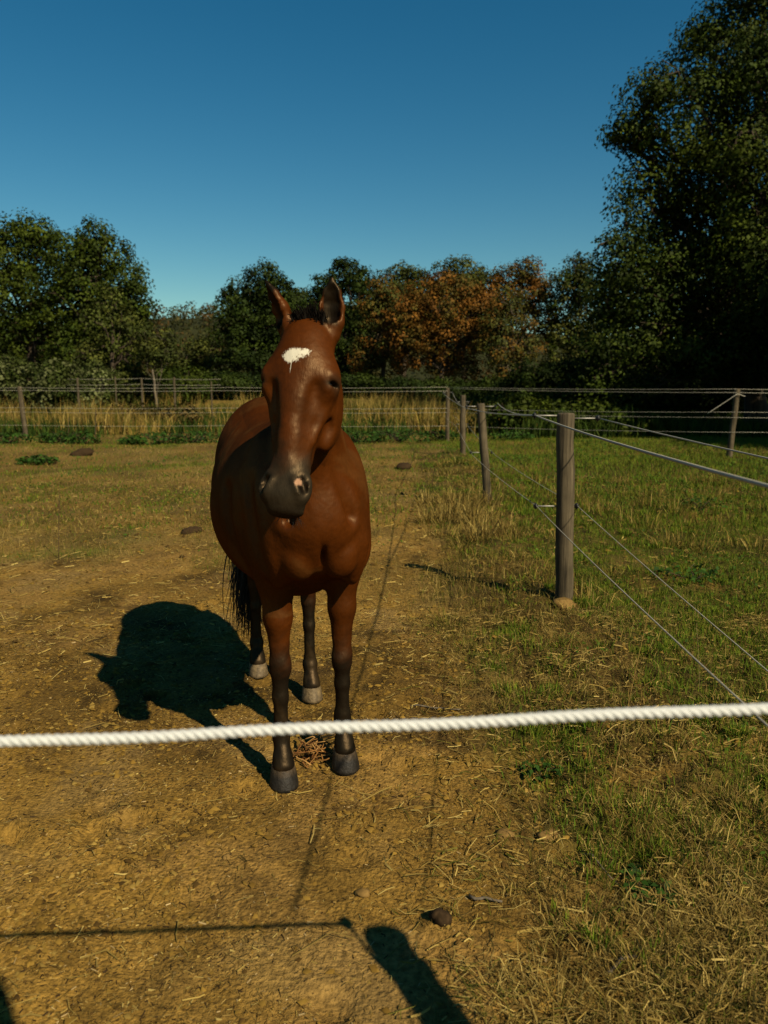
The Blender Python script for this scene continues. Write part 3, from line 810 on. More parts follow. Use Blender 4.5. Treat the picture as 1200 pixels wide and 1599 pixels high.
def g0(x, y): return float(gz(x, y))
PG = 'posts of the fence line beside the horse'
P1 = (1.396, 5.741, g0(1.396, 5.741)); P2 = (1.497, 10.75, g0(1.497, 10.75)); P3 = (1.89, 18.43, g0(1.89, 18.43)); P4 = (1.895, 23.0, g0(1.895, 23.0))
post('fence_post', 'thick weathered round post nearest in view, right of the horse', P1, (1.352, 5.75, 1.49), 0.066, PG,
     [(1.47 - P1[2], -0.235, 0.0), (1.45 - P1[2], 0.0, 0.235), (0.79 - P1[2], -0.225, 0.085)], 20)
post('fence_post', 'slightly leaning post, second from the thick post along the side fence', P2, (1.335, 10.72, 1.437), 0.058, PG, [(1.36, -0.2, 0.2), (0.72, -0.2, 0.09)])
post('fence_post', 'third post along the side fence, straight and pale', P3, (1.875, 18.43, 1.445), 0.068, PG, [(1.25, -0.15, 0.15), (0.72, -0.15, 0.12)])
post('fence_post', 'corner post where the side fence meets the back fence', P4, (1.88, 23.0, 1.60), 0.062, PG, [(1.45, -0.14, 0.14)])
PC = (0.76, 0.50, g0(0.76, 0.50))
post('fence_post', 'leaning corner post outside the picture whose shadow lies bottom centre', PC, (1.06, 0.80, 1.44), 0.066, PG, [(1.276 - PC[2], -0.205, 0.0, 0.235)])
tag(post('shadow_post', 'tall assumed post, unseen behind the camera, added to cast the bottom left corner shadow', (0.55, -0.30, 0), (0.55, -0.30, 2.35), 0.10, None), cat='added post')  # unseen post added only to throw the bottom left shadow; real caster unknown
BG = 'posts of the back fence'
BL = (-11.586, 24.95, g0(-11.586, 24.95)); BR = (8.133, 18.1, g0(8.133, 18.1))
post('fence_post', 'weathered back fence post near the left picture edge', BL, (-11.68, 24.95, 1.63), 0.075, BG, [(1.5, 0.0, 0.14)])
post('fence_post', 'slim post of the back fence near the right picture edge', BR, (8.22, 18.1, 1.60), 0.068, BG, [(1.5, 0.0, 0.12)])
FG = 'small posts of the far fence'
for k, (px, py0, lab) in enumerate([(221, 590, 'tallest pale post of the far fence, left of the leaning trunk'), (272, 589, 'pale far fence post just right of the leaning trunk'), (121, 590, 'pale far fence post below the tall round-topped tree'),
                                  (180, 588, 'far fence post with a bulge, below the light green tree'), (330, 596, 'far fence post under the hill, beside the dark bush')]):
    Dd = 33.5 
    x, y, z = at(px, py0, Dd); zb = g0(x, y)
    post('fence_stake', lab, (x, y, zb), (x, y, z), 0.050 if k < 3 else 0.030, FG, (), 8)
for k, (py, lab) in enumerate([(592, 'upper thin wire of the far fence'), (601, 'lower thin wire of the far fence')]):
    cord('fence_wire', lab, [at(105, py, 33.5), at(221, py - 1, 33.5), at(272, py, 33.5), at(345, py, 33.5)], 0.005, 0.02, 'wires of the far fence', None, 5, 4)

# side fence cords (near to far): left run and right run, upper and lower
SG = 'cords of the side fence'
cord('fence_rope', 'upper left cord of the side fence crossing in front of the thick post', [(0.80, 0.85, 1.49), (1.127, 5.745, 1.47), (1.20, 10.75, 1.36), (1.72, 18.43, 1.26), (1.74, 23.0, 1.45)], 0.0055, 0.02, SG)
cord('fence_rope', 'lower left cord of the side fence running to the bottom right', [(0.80, 0.85, 0.99), (1.155, 5.745, 0.79), (1.24, 10.75, 0.72), (1.72, 18.43, 0.72), (1.76, 23.0, 0.8)], 0.0026, 0.02, SG)
cord('fence_rope', 'upper right cord of the side fence above the meadow', [(1.55, 0.6, 1.39), (1.60, 5.745, 1.45)], 0.0042, 0.02, SG)
cord('fence_rope', 'lower right cord of the side fence crossing the meadow', [(1.28, 0.6, 0.68), (1.465, 5.745, 0.79), (1.56, 10.75, 0.72), (2.0, 18.43, 0.72), (2.05, 23.0, 0.8)], 0.0026, 0.02, SG)
cord('fence_rope', 'short cord slanting from the leaning post to the thick post', [(1.57, 10.75, 1.44), (1.127, 5.745, 1.475)], 0.005, 0.05, SG)
cord('fence_rope', 'slack cord looping between the third and the corner post', [(2.0, 18.43, 1.26), (2.02, 23.0, 1.47)], 0.006, 0.18, SG)

# back fence cords
BLG = 'cords of the back fence left of the corner post'; BRG = 'cords of the back fence right of the corner post'
names = ['topmost', 'second', 'third', 'fourth', 'lowest']
for nm, yl, y4, r in zip(names, (605.5, 609.5, 636.5, 643.5, 664), (604.5, 610.5, 637.5, 644.0, 665), (0.0044, 0.0044, 0.0038, 0.0038, 0.0038)):
    zl = at(40, yl, 24.9); z4 = at(699, y4, 22.95)
    a = np.array([zl[0], 24.87, zl[2]]); b = np.array([z4[0], 22.92, z4[2]])
    far = a + (a - b) * 0.8; far[2] = a[2]
    mid = a + (b - a) * 0.5
    cord('fence_rope', nm + ' cord of the back fence left of the corner post', [far, a, mid, b], r, 0.025, BLG)
for nm, y4, yr, r in zip(names, (604.5, 606.5, 638.0, 643.5, 665), (607.5, 613, 643.5, 652, 675), (0.0044, 0.0044, 0.0038, 0.0038, 0.0038)):
    z4 = at(699, y4, 23.08); zr = at(1143, yr, 18.02)
    a = np.array([z4[0], 23.08, z4[2]]); b = np.array([zr[0], 18.02, zr[2]])
    far = b + (b - a) * np.array([1.2, -0.25, 0])
    cord('fence_rope', nm + ' cord of the back fence right of the corner post', [a, b, far], r, 0.03, BRG)
cord('tie_rope', 'short slanting tie cord beside the slim right-hand post', [at(1105, 646, 18.2), at(1152, 615, 18.0), at(1164, 619, 18.0)], 0.009, 0.0)

# the white twisted rope close in front
def twisted_rope(a, b, rad, pitch):
    a, b = np.array(a, float), np.array(b, float)
    L = np.linalg.norm(b - a); n = int(L / 0.004)
    t = np.linspace(0, 1, n)
    mb = MB()
    ax = (b - a) / L; u = np.cross(ax, [0, 0, 1]); u /= np.linalg.norm(u); w = np.cross(u, ax)
    cen = a + (b - a) * t[:, None]; cen[:, 2] -= 4 * 0.015 * t * (1 - t) - 0.0015 * np.sin(t * 60)
    for k in range(3):
        ph = -2 * math.pi * t * L / pitch + k * 2 * math.pi / 3
        rr = rad * 0.44
        mb.tube(cen + u * (np.cos(ph) * rr)[:, None] + w * (np.sin(ph) * rr)[:, None], rad * 0.58, 7)
    return mb.build('rope', M_ROPE)
ra = np.array((0.82, 1.0, 1.276)); rb = np.array((-3.2, 0.98, 1.128))
tag(twisted_rope(ra, rb, 0.0082, 0.040), 'thick white twisted rope stretched across the foreground', 'rope')

# ------------------------------------------------------------------ the horse
class SDF:
    def __init__(s, lo, hi, h):
        s.lo = np.array(lo, float); s.h = h
        s.n = (np.ceil((np.array(hi) - s.lo) / h)).astype(int) + 1
        s.f = np.full(tuple(s.n), 0.3, np.float32)
    def _box(s, lo, hi):
        a = np.clip(np.floor((np.array(lo) - s.lo) / s.h).astype(int), 0, s.n - 1)
        b = np.clip(np.ceil((np.array(hi) - s.lo) / s.h).astype(int) + 1, 1, s.n)
        sl = tuple(slice(i, j) for i, j in zip(a, b))
        ax = [(s.lo[k] + s.h * np.arange(a[k], b[k])).astype(np.float32) for k in range(3)]
        return sl, ax[0][:, None, None], ax[1][None, :, None], ax[2][None, None, :]
    def _put(s, sl, d, k, mode):
        a = s.f[sl]
        if mode == 'sub':
            h = np.maximum(k - np.abs(a + d), 0) / k
            s.f[sl] = np.maximum(a, -d) + h * h * k * 0.25
        else:
            h = np.maximum(k - np.abs(a - d), 0) / k
            s.f[sl] = np.minimum(a, d) - h * h * k * 0.25
    def ell(s, c, r, R=None, k=0.05, mode='add'):
        c = np.array(c, float); r = np.array(r, float)
        ext = r if R is None else np.sqrt(((np.asarray(R) * r[None]) ** 2).sum(1))
        sl, X, Y, Z = s._box(c - ext - k - 2 * s.h, c + ext + k + 2 * s.h)
        x, y, z = X - c[0], Y - c[1], Z - c[2]
        if R is not None:
            R = np.asarray(R)
            x, y, z = (R[0, i] * x + R[1, i] * y + R[2, i] * z for i in range(3))
        k0 = np.sqrt((x / r[0]) ** 2 + (y / r[1]) ** 2 + (z / r[2]) ** 2)
        k1 = np.sqrt((x / r[0] ** 2) ** 2 + (y / r[1] ** 2) ** 2 + (z / r[2] ** 2) ** 2) + 1e-6
        s._put(sl, k0 * (k0 - 1) / k1, k, mode)
    def seg(s, a, b, ra, rb, side=(0, 1, 0), k=0.03, mode='add'):
        """tapered elliptical limb from a to b; ra, rb = (half width along side, half width across)"""
        a = np.array(a, float); b = np.array(b, float)
        L = np.linalg.norm(b - a); d = (b - a) / L
        u = np.array(side, float); u = u - d * (u @ d); u /= np.linalg.norm(u); v = np.cross(d, u)
        m = max(*ra, *rb) + k + 2 * s.h
        sl, X, Y, Z = s._box(np.minimum(a, b) - m, np.maximum(a, b) + m)
        x, y, z = X - a[0], Y - a[1], Z - a[2]
        w = d[0] * x + d[1] * y + d[2] * z
        t = np.clip(w / L, 0, 1)
        pu = u[0] * x + u[1] * y + u[2] * z; pv = v[0] * x + v[1] * y + v[2] * z
        e = w - t * L
        r1 = ra[0] + (rb[0] - ra[0]) * t; r2 = ra[1] + (rb[1] - ra[1]) * t; r3 = np.minimum(r1, r2)
        q1, q2, q3 = pu / r1, pv / r2, e / r3
        k0 = np.sqrt(q1 ** 2 + q2 ** 2 + q3 ** 2)
        k1 = np.sqrt((q1 / r1) ** 2 + (q2 / r2) ** 2 + (q3 / r3) ** 2) + 1e-6
        s._put(sl, k0 * (k0 - 1) / k1, k, mode)
    def chain(s, nodes, side=(0, 1, 0), k=0.03, mode='add'):
        for p, q in zip(nodes[:-1], nodes[1:]):
            s.seg(p[0], q[0], p[1], q[1], side, k, mode)
    def mesh(s):
        f = s.f; ins = f < 0
        n = f.shape
        cnt = np.zeros(tuple(k - 1 for k in n), np.int8)
        for i in (0, 1):
            for j in (0, 1):
                for k in (0, 1):
                    cnt += ins[i:n[0] - 1 + i, j:n[1] - 1 + j, k:n[2] - 1 + k]
        act = (cnt > 0) & (cnt < 8)
        ci, cj, ck = np.nonzero(act)
        idx = np.full(act.shape, -1, np.int32); idx[ci, cj, ck] = np.arange(len(ci))
        corners = [(i, j, k) for i in (0, 1) for j in (0, 1) for k in (0, 1)]
        val = {c: f[ci + c[0], cj + c[1], ck + c[2]] for c in corners}
        acc = np.zeros((len(ci), 3)); num = np.zeros(len(ci))
        for c in corners:
            for ax in range(3):
                if c[ax] == 0:
                    e = list(c); e[ax] = 1; e = tuple(e)
                    va, vb = val[c], val[e]; m = (va < 0) != (vb < 0)
                    t = np.where(m, va / np.where(m, va - vb, 1), 0)
                    p = np.array(c, float)[None].repeat(len(ci), 0); p[:, ax] = t
                    acc[m] += p[m]; num[m] += 1
        v = s.lo + s.h * (np.stack([ci, cj, ck], 1) + acc / num[:, None])
        quads = []
        for ax in range(3):
            o1, o2 = [(1, 2), (2, 0), (0, 1)][ax]
            a = [slice(None)] * 3; b = [slice(None)] * 3
            a[ax] = slice(0, n[ax] - 1); b[ax] = slice(1, n[ax])
            A, B = ins[tuple(a)], ins[tuple(b)]
            e = np.argwhere(A != B)
            e = e[(e[:, o1] > 0) & (e[:, o2] > 0) & (e[:, o1] < n[o1] - 1) & (e[:, o2] < n[o2] - 1)]
            def g(d1, d2):
                p = e.copy(); p[:, o1] -= d1; p[:, o2] -= d2
                return idx[p[:, 0], p[:, 1], p[:, 2]]
            qd = np.stack([g(1, 1), g(0, 1), g(0, 0), g(1, 0)], 1)
            flip = ~A[e[:, 0], e[:, 1], e[:, 2]]
            qd[flip] = qd[flip][:, ::-1]
            quads.append(qd)
        return v, np.vstack(quads)

HO = np.array([-0.425, 3.595, 0.0]); HF = np.array([0.254, -0.967, 0.0]); HF /= np.linalg.norm(HF); HL = np.array([-HF[1], HF[0], 0.0])
H_ANG = math.atan2(HF[1], HF[0])
V3 = lambda *a: np.array(a, float)

# head frame
POLL = V3(0.87, -0.066, 1.888); MUZ = V3(1.075, -0.190, 1.318)
HD = MUZ - POLL; HLEN = np.linalg.norm(HD); HD /= HLEN
SD = 1.035                                           # length of the face
yaw = math.radians(-27)
HN = V3(math.cos(yaw), math.sin(yaw), 0.3); HN -= HD * (HN @ HD); HN /= np.linalg.norm(HN)
HLT = np.cross(HD, HN); 
if HLT[1] < 0: HLT = -HLT
HR_ = np.stack([HLT, HN, HD], 1)                     # columns: left, out of the face, down the face
WL = 1.13                                            # breadth of the head
def hp(l, n, d): return POLL + HLT * l * WL + HN * n + HD * d * SD
def rot_in_head(ax, ang):
    return HR_ @ np.array(Matrix.Rotation(ang, 3, ax))

F = SDF((-1.10, -0.50, 0.02), (1.32, 0.50, 2.20), 0.0068)
# trunk
body = [(-0.86, 1.27, 0.20, 0.16), (-0.72, 1.27, 0.31, 0.25), (-0.52, 1.27, 0.345, 0.295), (-0.28, 1.19, 0.365, 0.335), (-0.02, 1.14, 0.385, 0.352),
        (0.20, 1.16, 0.385, 0.312), (0.38, 1.20, 0.345, 0.255), (0.52, 1.21, 0.275, 0.215), (0.62, 1.18, 0.23, 0.185)]
F.chain([(V3(x, -0.022 if x < 0.3 else -0.012, z), (hw, hh)) for x, z, hh, hw in body], k=0.06)
F.ell((0.36, 0, 1.52), (0.24, 0.07, 0.10), k=0.10)                       # withers
for s_ in (-1, 1):
    Rs = np.array(Matrix.Rotation(math.radians(-25), 3, 'Y'))
    F.ell((0.46, s_ * 0.148, 1.19), (0.14, 0.086, 0.33), Rs, k=0.07)     # shoulder blade
    F.ell((0.59, s_ * 0.138, 1.08), (0.105, 0.080, 0.14), None, k=0.04)   # point of shoulder
    F.ell((0.668, s_ * 0.080, 1.045), (0.082, 0.078, 0.105), None, k=0.014)  # breast muscle
    F.ell((0.44, s_ * 0.172, 1.03), (0.13, 0.082, 0.13), None, k=0.05)   # elbow muscle
    F.ell((-0.56, s_ * 0.19, 1.24), (0.27, 0.12, 0.28), None, k=0.08)    # hip and thigh
    F.ell((-0.52, s_ * 0.08, 1.50), (0.20, 0.13, 0.11), None, k=0.08)    # croup
F.ell((0.765, 0, 1.005), (0.055, 0.010, 0.085), None, k=0.03, mode='sub')   # cleft of the breast
# neck
F.chain([(V3(0.38, 0, 1.30), (0.155, 0.30)), (V3(0.55, -0.010, 1.46), (0.125, 0.235)), (V3(0.68, -0.030, 1.61), (0.105, 0.185)), (V3(0.78, -0.055, 1.74), (0.090, 0.150)), (V3(0.84, -0.066, 1.825), (0.080, 0.115))], k=0.05)
F.seg((0.65, 0, 1.17), (0.83, -0.07, 1.61), (0.070, 0.07), (0.055, 0.06), k=0.07)   # windpipe side of the neck

for s_ in (-1, 1):
    F.seg((0.735, s_ * 0.115, 1.20), (0.80, s_ * 0.105 - 0.04, 1.46), (0.022, 0.022), (0.018, 0.018), k=0.05, mode='sub')      # groove beside the windpipe
    F.seg((0.60, s_ * 0.235, 1.00), (0.50, s_ * 0.270, 1.32), (0.020, 0.024), (0.016, 0.020), k=0.06, mode='sub')               # line between shoulder and breast
    F.seg((0.30, s_ * 0.300, 0.92), (0.26, s_ * 0.335, 1.25), (0.018, 0.030), (0.014, 0.024), k=0.07, mode='sub')               # hollow behind the shoulder
# front legs: (hoof centre x, y, knee offsets)
LEG_F = [(0.505, -0.139, 0.535), (0.425, 0.147, 0.515)]
for (fx, fy, kz) in LEG_F:
    sg = 1 if fy > 0 else -1
    F.chain([(V3(0.44, sg * 0.155, 1.02), (0.088, 0.115)), (V3(fx - 0.065, fy * 0.98 + sg * 0.008, 0.90), (0.080, 0.088)), (V3(fx - 0.055, fy + sg * 0.003, 0.73), (0.056, 0.062)), (V3(fx - 0.05, fy, kz + 0.09), (0.045, 0.047))], k=0.035)
    F.ell((fx - 0.042, fy, kz), (0.047, 0.047, 0.072), None, k=0.04)
    F.ell((fx - 0.030, fy - sg * 0.018, kz - 0.02), (0.032, 0.026, 0.036), None, k=0.02)     # knee
    F.ell((fx - 0.082, fy, kz + 0.012), (0.022, 0.022, 0.03), None, k=0.02)
    F.chain([(V3(fx - 0.047, fy, kz - 0.05), (0.038, 0.038)), (V3(fx - 0.05, fy, 0.38), (0.031, 0.036)), (V3(fx - 0.05, fy, 0.25), (0.031, 0.037))], k=0.025)
    F.ell((fx - 0.055, fy, 0.205), (0.041, 0.038, 0.046), None, k=0.04)  # fetlock
    F.ell((fx - 0.088, fy, 0.185), (0.020, 0.022, 0.028), None, k=0.02)
    F.chain([(V3(fx - 0.045, fy, 0.19), (0.033, 0.035)), (V3(fx - 0.015, fy, 0.115), (0.040, 0.043)), (V3(fx - 0.005, fy, 0.088), (0.049, 0.052))], k=0.02)
# hind legs
LEG_H = [(-0.805, -0.121, 0.0), (-0.37, 0.129, 0.0)]
for (fx, fy, _) in LEG_H:
    sg = 1 if fy > 0 else -1
    sx = -0.36 if fx > -0.6 else -0.50                                  # stifle
    hx_ = fx - 0.085                                                    # hock
    F.chain([(V3(-0.56, sg * 0.18, 1.18), (0.11, 0.20)), (V3(sx, sg * 0.19, 0.98), (0.085, 0.13)), (V3((sx + hx_) / 2 - 0.02, (sg * 0.175 + fy) / 2, 0.78), (0.066, 0.088)), (V3(hx_ + 0.01, fy, 0.62), (0.040, 0.056))], k=0.05)
    F.ell((hx_ + 0.005, fy, 0.565), (0.055, 0.042, 0.065), None, k=0.03)
    F.ell((hx_ - 0.055, fy, 0.605), (0.024, 0.020, 0.045), None, k=0.025)  # point of hock
    F.chain([(V3(hx_ + 0.012, fy, 0.52), (0.037, 0.046)), (V3(hx_ + 0.02, fy, 0.40), (0.029, 0.036)), (V3(hx_ + 0.03, fy, 0.24), (0.030, 0.036))], k=0.025)
    F.ell((hx_ + 0.03, fy, 0.185), (0.044, 0.041, 0.044), None, k=0.03)
    F.ell((hx_ - 0.003, fy, 0.165), (0.020, 0.022, 0.028), None, k=0.02)
    F.chain([(V3(hx_ + 0.04, fy, 0.17), (0.034, 0.036)), (V3(fx - 0.018, fy, 0.105), (0.040, 0.042)), (V3(fx - 0.005, fy, 0.080), (0.048, 0.050))], k=0.02)
# dock of the tail
F.chain([(V3(-0.86, 0, 1.47), (0.05, 0.05)), (V3(-0.95, -0.01, 1.40), (0.038, 0.04)), (V3(-0.99, -0.04, 1.22), (0.03, 0.03)), (V3(-0.99, -0.07, 1.05), (0.02, 0.02))], k=0.05)
# head
def HE(l, n, d, rl, rn, rd, k=0.03, mode='add', R=None): F.ell(hp(l, n, d), (rl * WL, rn, rd * SD), HR_ if R is None else R, k, mode)
HE(0, -0.045, 0.03, 0.078, 0.085, 0.085, 0.04)
HE(0, -0.010, 0.13, 0.098, 0.080, 0.115, 0.04)
HE(0, -0.016, 0.165, 0.102, 0.070, 0.085, 0.05)
HE(0, -0.015, 0.23, 0.082, 0.080, 0.12, 0.04)
F.chain([(hp(0, -0.010, 0.14), (0.080, 0.072)), (hp(0, -0.014, 0.26), (0.066, 0.072)), (hp(0, -0.026, 0.38), (0.064, 0.062)), (hp(0, -0.034, 0.48), (0.062, 0.055)), (hp(0, -0.034, 0.56), (0.062, 0.050))], side=HLT, k=0.03)
F.chain([(hp(0, 0.030, 0.20), (0.034, 0.030)), (hp(0, 0.022, 0.34), (0.028, 0.026)), (hp(0, 0.004, 0.47), (0.024, 0.022))], side=HLT, k=0.022)   # nose bone
HE(0, -0.105, 0.22, 0.060, 0.095, 0.13, 0.04)
F.chain([(hp(0, -0.13, 0.24), (0.055, 0.06)), (hp(0, -0.10, 0.42), (0.042, 0.045)), (hp(0, -0.085, 0.54), (0.036, 0.036))], side=HLT, k=0.035)
for s_ in (-1, 1):
    HE(s_ * 0.066, -0.125, 0.240, 0.040, 0.118, 0.145, 0.03)             # jowl
    HE(s_ * 0.084, -0.012, 0.188, 0.033, 0.046, 0.055, 0.05)            # eye socket
    HE(s_ * 0.099, 0.002, 0.172, 0.017, 0.036, 0.022, 0.022)             # upper lid and brow
    HE(s_ * 0.095, -0.002, 0.216, 0.015, 0.030, 0.016, 0.020)            # lower lid
    F.seg(hp(s_ * 0.084, -0.030, 0.26), hp(s_ * 0.060, -0.026, 0.385), (0.014, 0.015), (0.010, 0.010), side=HLT, k=0.018)   # face crest
    HE(s_ * 0.113, 0.010, 0.199, 0.016, 0.027, 0.0085, 0.006, 'sub', rot_in_head('X', -0.12))     # eye slit
    HE(s_ * 0.070, 0.046, 0.285, 0.020, 0.026, 0.075, 0.030, 'sub')      # hollow before the eye
    HE(s_ * 0.060, 0.030, 0.400, 0.014, 0.024, 0.070, 0.025, 'sub')      # hollow beside the nose bone
    HE(s_ * 0.085, -0.085, 0.345, 0.018, 0.030, 0.060, 0.030, 'sub')     # hollow below the cheek
    HE(s_ * 0.052, -0.010, 0.548, 0.030, 0.034, 0.054, 0.025)            # nostril wing
HE(0, -0.030, 0.565, 0.060, 0.054, 0.062, 0.03)
HE(0, -0.042, 0.616, 0.060, 0.046, 0.027, 0.02)                          # upper lip
HE(0, -0.088, 0.598, 0.040, 0.036, 0.032, 0.015)                         # lower lip and chin
for s_ in (-1, 1):
    HE(s_ * 0.060, 0.026, 0.545, 0.0105, 0.034, 0.038, 0.010, 'sub', rot_in_head('Y', s_ * 0.42))
    HE(s_ * 0.069, 0.020, 0.520, 0.010, 0.024, 0.020, 0.010, 'sub')
    HE(s_ * 0.040, 0.020, 0.548, 0.008, 0.014, 0.034, 0.012, 'add', rot_in_head('Y', s_ * 0.42))   # inner nostril rim
HE(0, -0.072, 0.616, 0.075, 0.060, 0.0035, 0.006, 'sub')                 # mouth line
# ears
EARS = []
def ear(l, direction, opening, length=0.205):
    b = hp(l, -0.045, 0.0); d = V3(*direction); d /= np.linalg.norm(d)
    o = V3(*opening); o -= d * (o @ d); o /= np.linalg.norm(o); sd = np.cross(d, o)
    N = [(0.00, 0.034, 0.034), (0.22, 0.045, 0.034), (0.48, 0.046, 0.028), (0.74, 0.031, 0.019), (0.96, 0.008, 0.008)]
    F.chain([(b + d * length * t - o * 0.012 * math.sin(t * 2), (w, q)) for t, w, q in N], side=sd, k=0.015)
    I = [(0.16, 0.010, 0.014), (0.32, 0.034, 0.026), (0.54, 0.035, 0.023), (0.76, 0.021, 0.015), (0.91, 0.004, 0.005)]
    F.chain([(b + d * length * t - o * 0.012 * math.sin(t * 2) + o * 0.017, (w, q)) for t, w, q in I], side=sd, k=0.007, mode='sub')
    EARS.append((b, d, o, length))
ear(-0.066, (0.02, -0.46, 0.89), (0.20, -0.97, 0.1))
ear(0.066, (0.02, 0.02, 1.0), (0.93, -0.36, 0.1))

hv, hq_ = F.mesh()
def smooth_mesh(v, q, it, lam):
    e = np.vstack([q[:, [0, 1]], q[:, [1, 2]], q[:, [2, 3]], q[:, [3, 0]]])
    n = len(v); deg = np.bincount(e[:, 0], minlength=n) + np.bincount(e[:, 1], minlength=n)
    for i in range(it):
        s = np.zeros_like(v)
        for a in range(3):
            s[:, a] = np.bincount(e[:, 0], v[e[:, 1], a], n) + np.bincount(e[:, 1], v[e[:, 0], a], n)
        v = v + lam * (s / deg[:, None] - v)
    return v
hv = smooth_mesh(hv, hq_, 3, 0.5)

# coat colour by place on the body
X, Y, Z = hv.T
rel = hv - POLL
hl, hn, hd = rel @ HLT / WL, rel @ HN, rel @ HD / SD
nA = fbm(X * 1.0 + Z * 0.7, Y + Z * 0.9, 0.16, 301, 4)[:, None]
BAY = np.array([0.045, 0.0108, 0.0010]); DARK = np.array([0.0060, 0.0045, 0.0030]); GREY = np.array([0.0165, 0.0125, 0.0075])
col = BAY * (0.62 + 0.76 * nA)
def blend(c, m): 
    global col
    col = col * (1 - m[:, None]) + np.asarray(c) * m[:, None]
nz = (fbm(X + Z, Y - Z, 0.05, 302, 3) - 0.5)
limb = (Z < 0.85)
blend(BAY * 0.45, 0.55 * sstep(1.36, 1.56, Z) * (X < 0.6) * (np.abs(Y) < 0.2))
blend(DARK * 0.9, limb * (1 - sstep(0.46, 0.72, Z + nz * 0.14)))                       # black lower legs
headm = (hd > -0.03) & (np.abs(hl) < 0.2) & (X > 0.72) & (hn > -0.165 - 0.10 * (hd < 0.4)) & (Z > 1.1)
blend(GREY, headm * sstep(0.38, 0.52, hd + nz * 0.08) )                                    # grey-black muzzle
blend(DARK * 1.6, headm * sstep(0.60, 0.64, hd + nz * 0.04) * 0.7)
for s_ in (-1, 1):
    de = np.sqrt(((hl - s_ * 0.11) / 1.0) ** 2 + (hn - 0.0) ** 2 + ((hd - 0.195) / 0.8) ** 2)
    blend(GREY * 0.9, headm * (1 - sstep(0.022, 0.055, de + nz * 0.02)) * 0.55)
    dn = np.sqrt((hl - s_ * 0.060) ** 2 + (hn - 0.012) ** 2 + ((hd - 0.54) / 1.9) ** 2)
    blend(DARK * 0.5, headm * (1 - sstep(0.013, 0.026, dn)) * 0.95)
    ds = np.hypot((hd - 0.199 - 0.10 * (hn - 0.01)) / 0.0095, (hn - 0.011) / 0.029)
    blend(DARK * 0.6, headm * (np.abs(hl) > 0.080) * (hl * s_ > 0) * (1 - sstep(0.8, 1.2, ds)))
blend(BAY * 0.55, headm * np.exp(-((np.abs(hl) - 0.035) / 0.016) ** 2) * sstep(0.2, 0.3, hd) * (1 - sstep(0.38, 0.46, hd)) * 0.6)
hair = (noise2(hl, hd, 0.010, 401) - 0.5) * 0.9 + (noise2(hl, hd, 0.004, 402) - 0.5) * 0.8
# snip between the nostrils
blend((0.30, 0.17, 0.10), headm * (1 - sstep(0.6, 1.1, np.hypot((hl - 0.046) / 0.007, (hd - 0.535) / 0.015) + hair * 0.3)) * (hn > 0.0))
for (b, d, o_, Ln) in EARS:                                                             # dark ear tips and hollows
    r = hv - b; t = (r @ d) / Ln
    m = ((t > 0.02) & (t < 1.2) & (np.linalg.norm(r - np.outer(r @ d, d), axis=1) < 0.07)).astype(float)
    blend(DARK * 1.3, m * sstep(0.62, 0.95, t))
    rad_ = r - np.outer(r @ d, d); oo = rad_ @ o_
    wid = np.linalg.norm(rad_ - np.outer(oo, o_), axis=1)
    blend(DARK * 0.5, m * sstep(0.12, 0.22, t) * (1 - sstep(0.026, 0.032, wid)) * sstep(-0.022, -0.012, oo + 0.012 * np.sin(np.clip(t, 0, 1) * 2)) * 0.97)
# faint dust on the knees and flank
blend((0.05, 0.030, 0.012), (Z < 0.62) * sstep(0.52, 0.68, fbm(X * 2, Y * 2 + Z, 0.12, 330, 4)) * 0.22)

blend((0.075, 0.036, 0.010), (Z > 0.75) * sstep(0.54, 0.72, fbm(X * 1.3 + Y, Z * 1.6 + Y * 0.6, 0.22, 340, 5)) * 0.28 * (~headm))

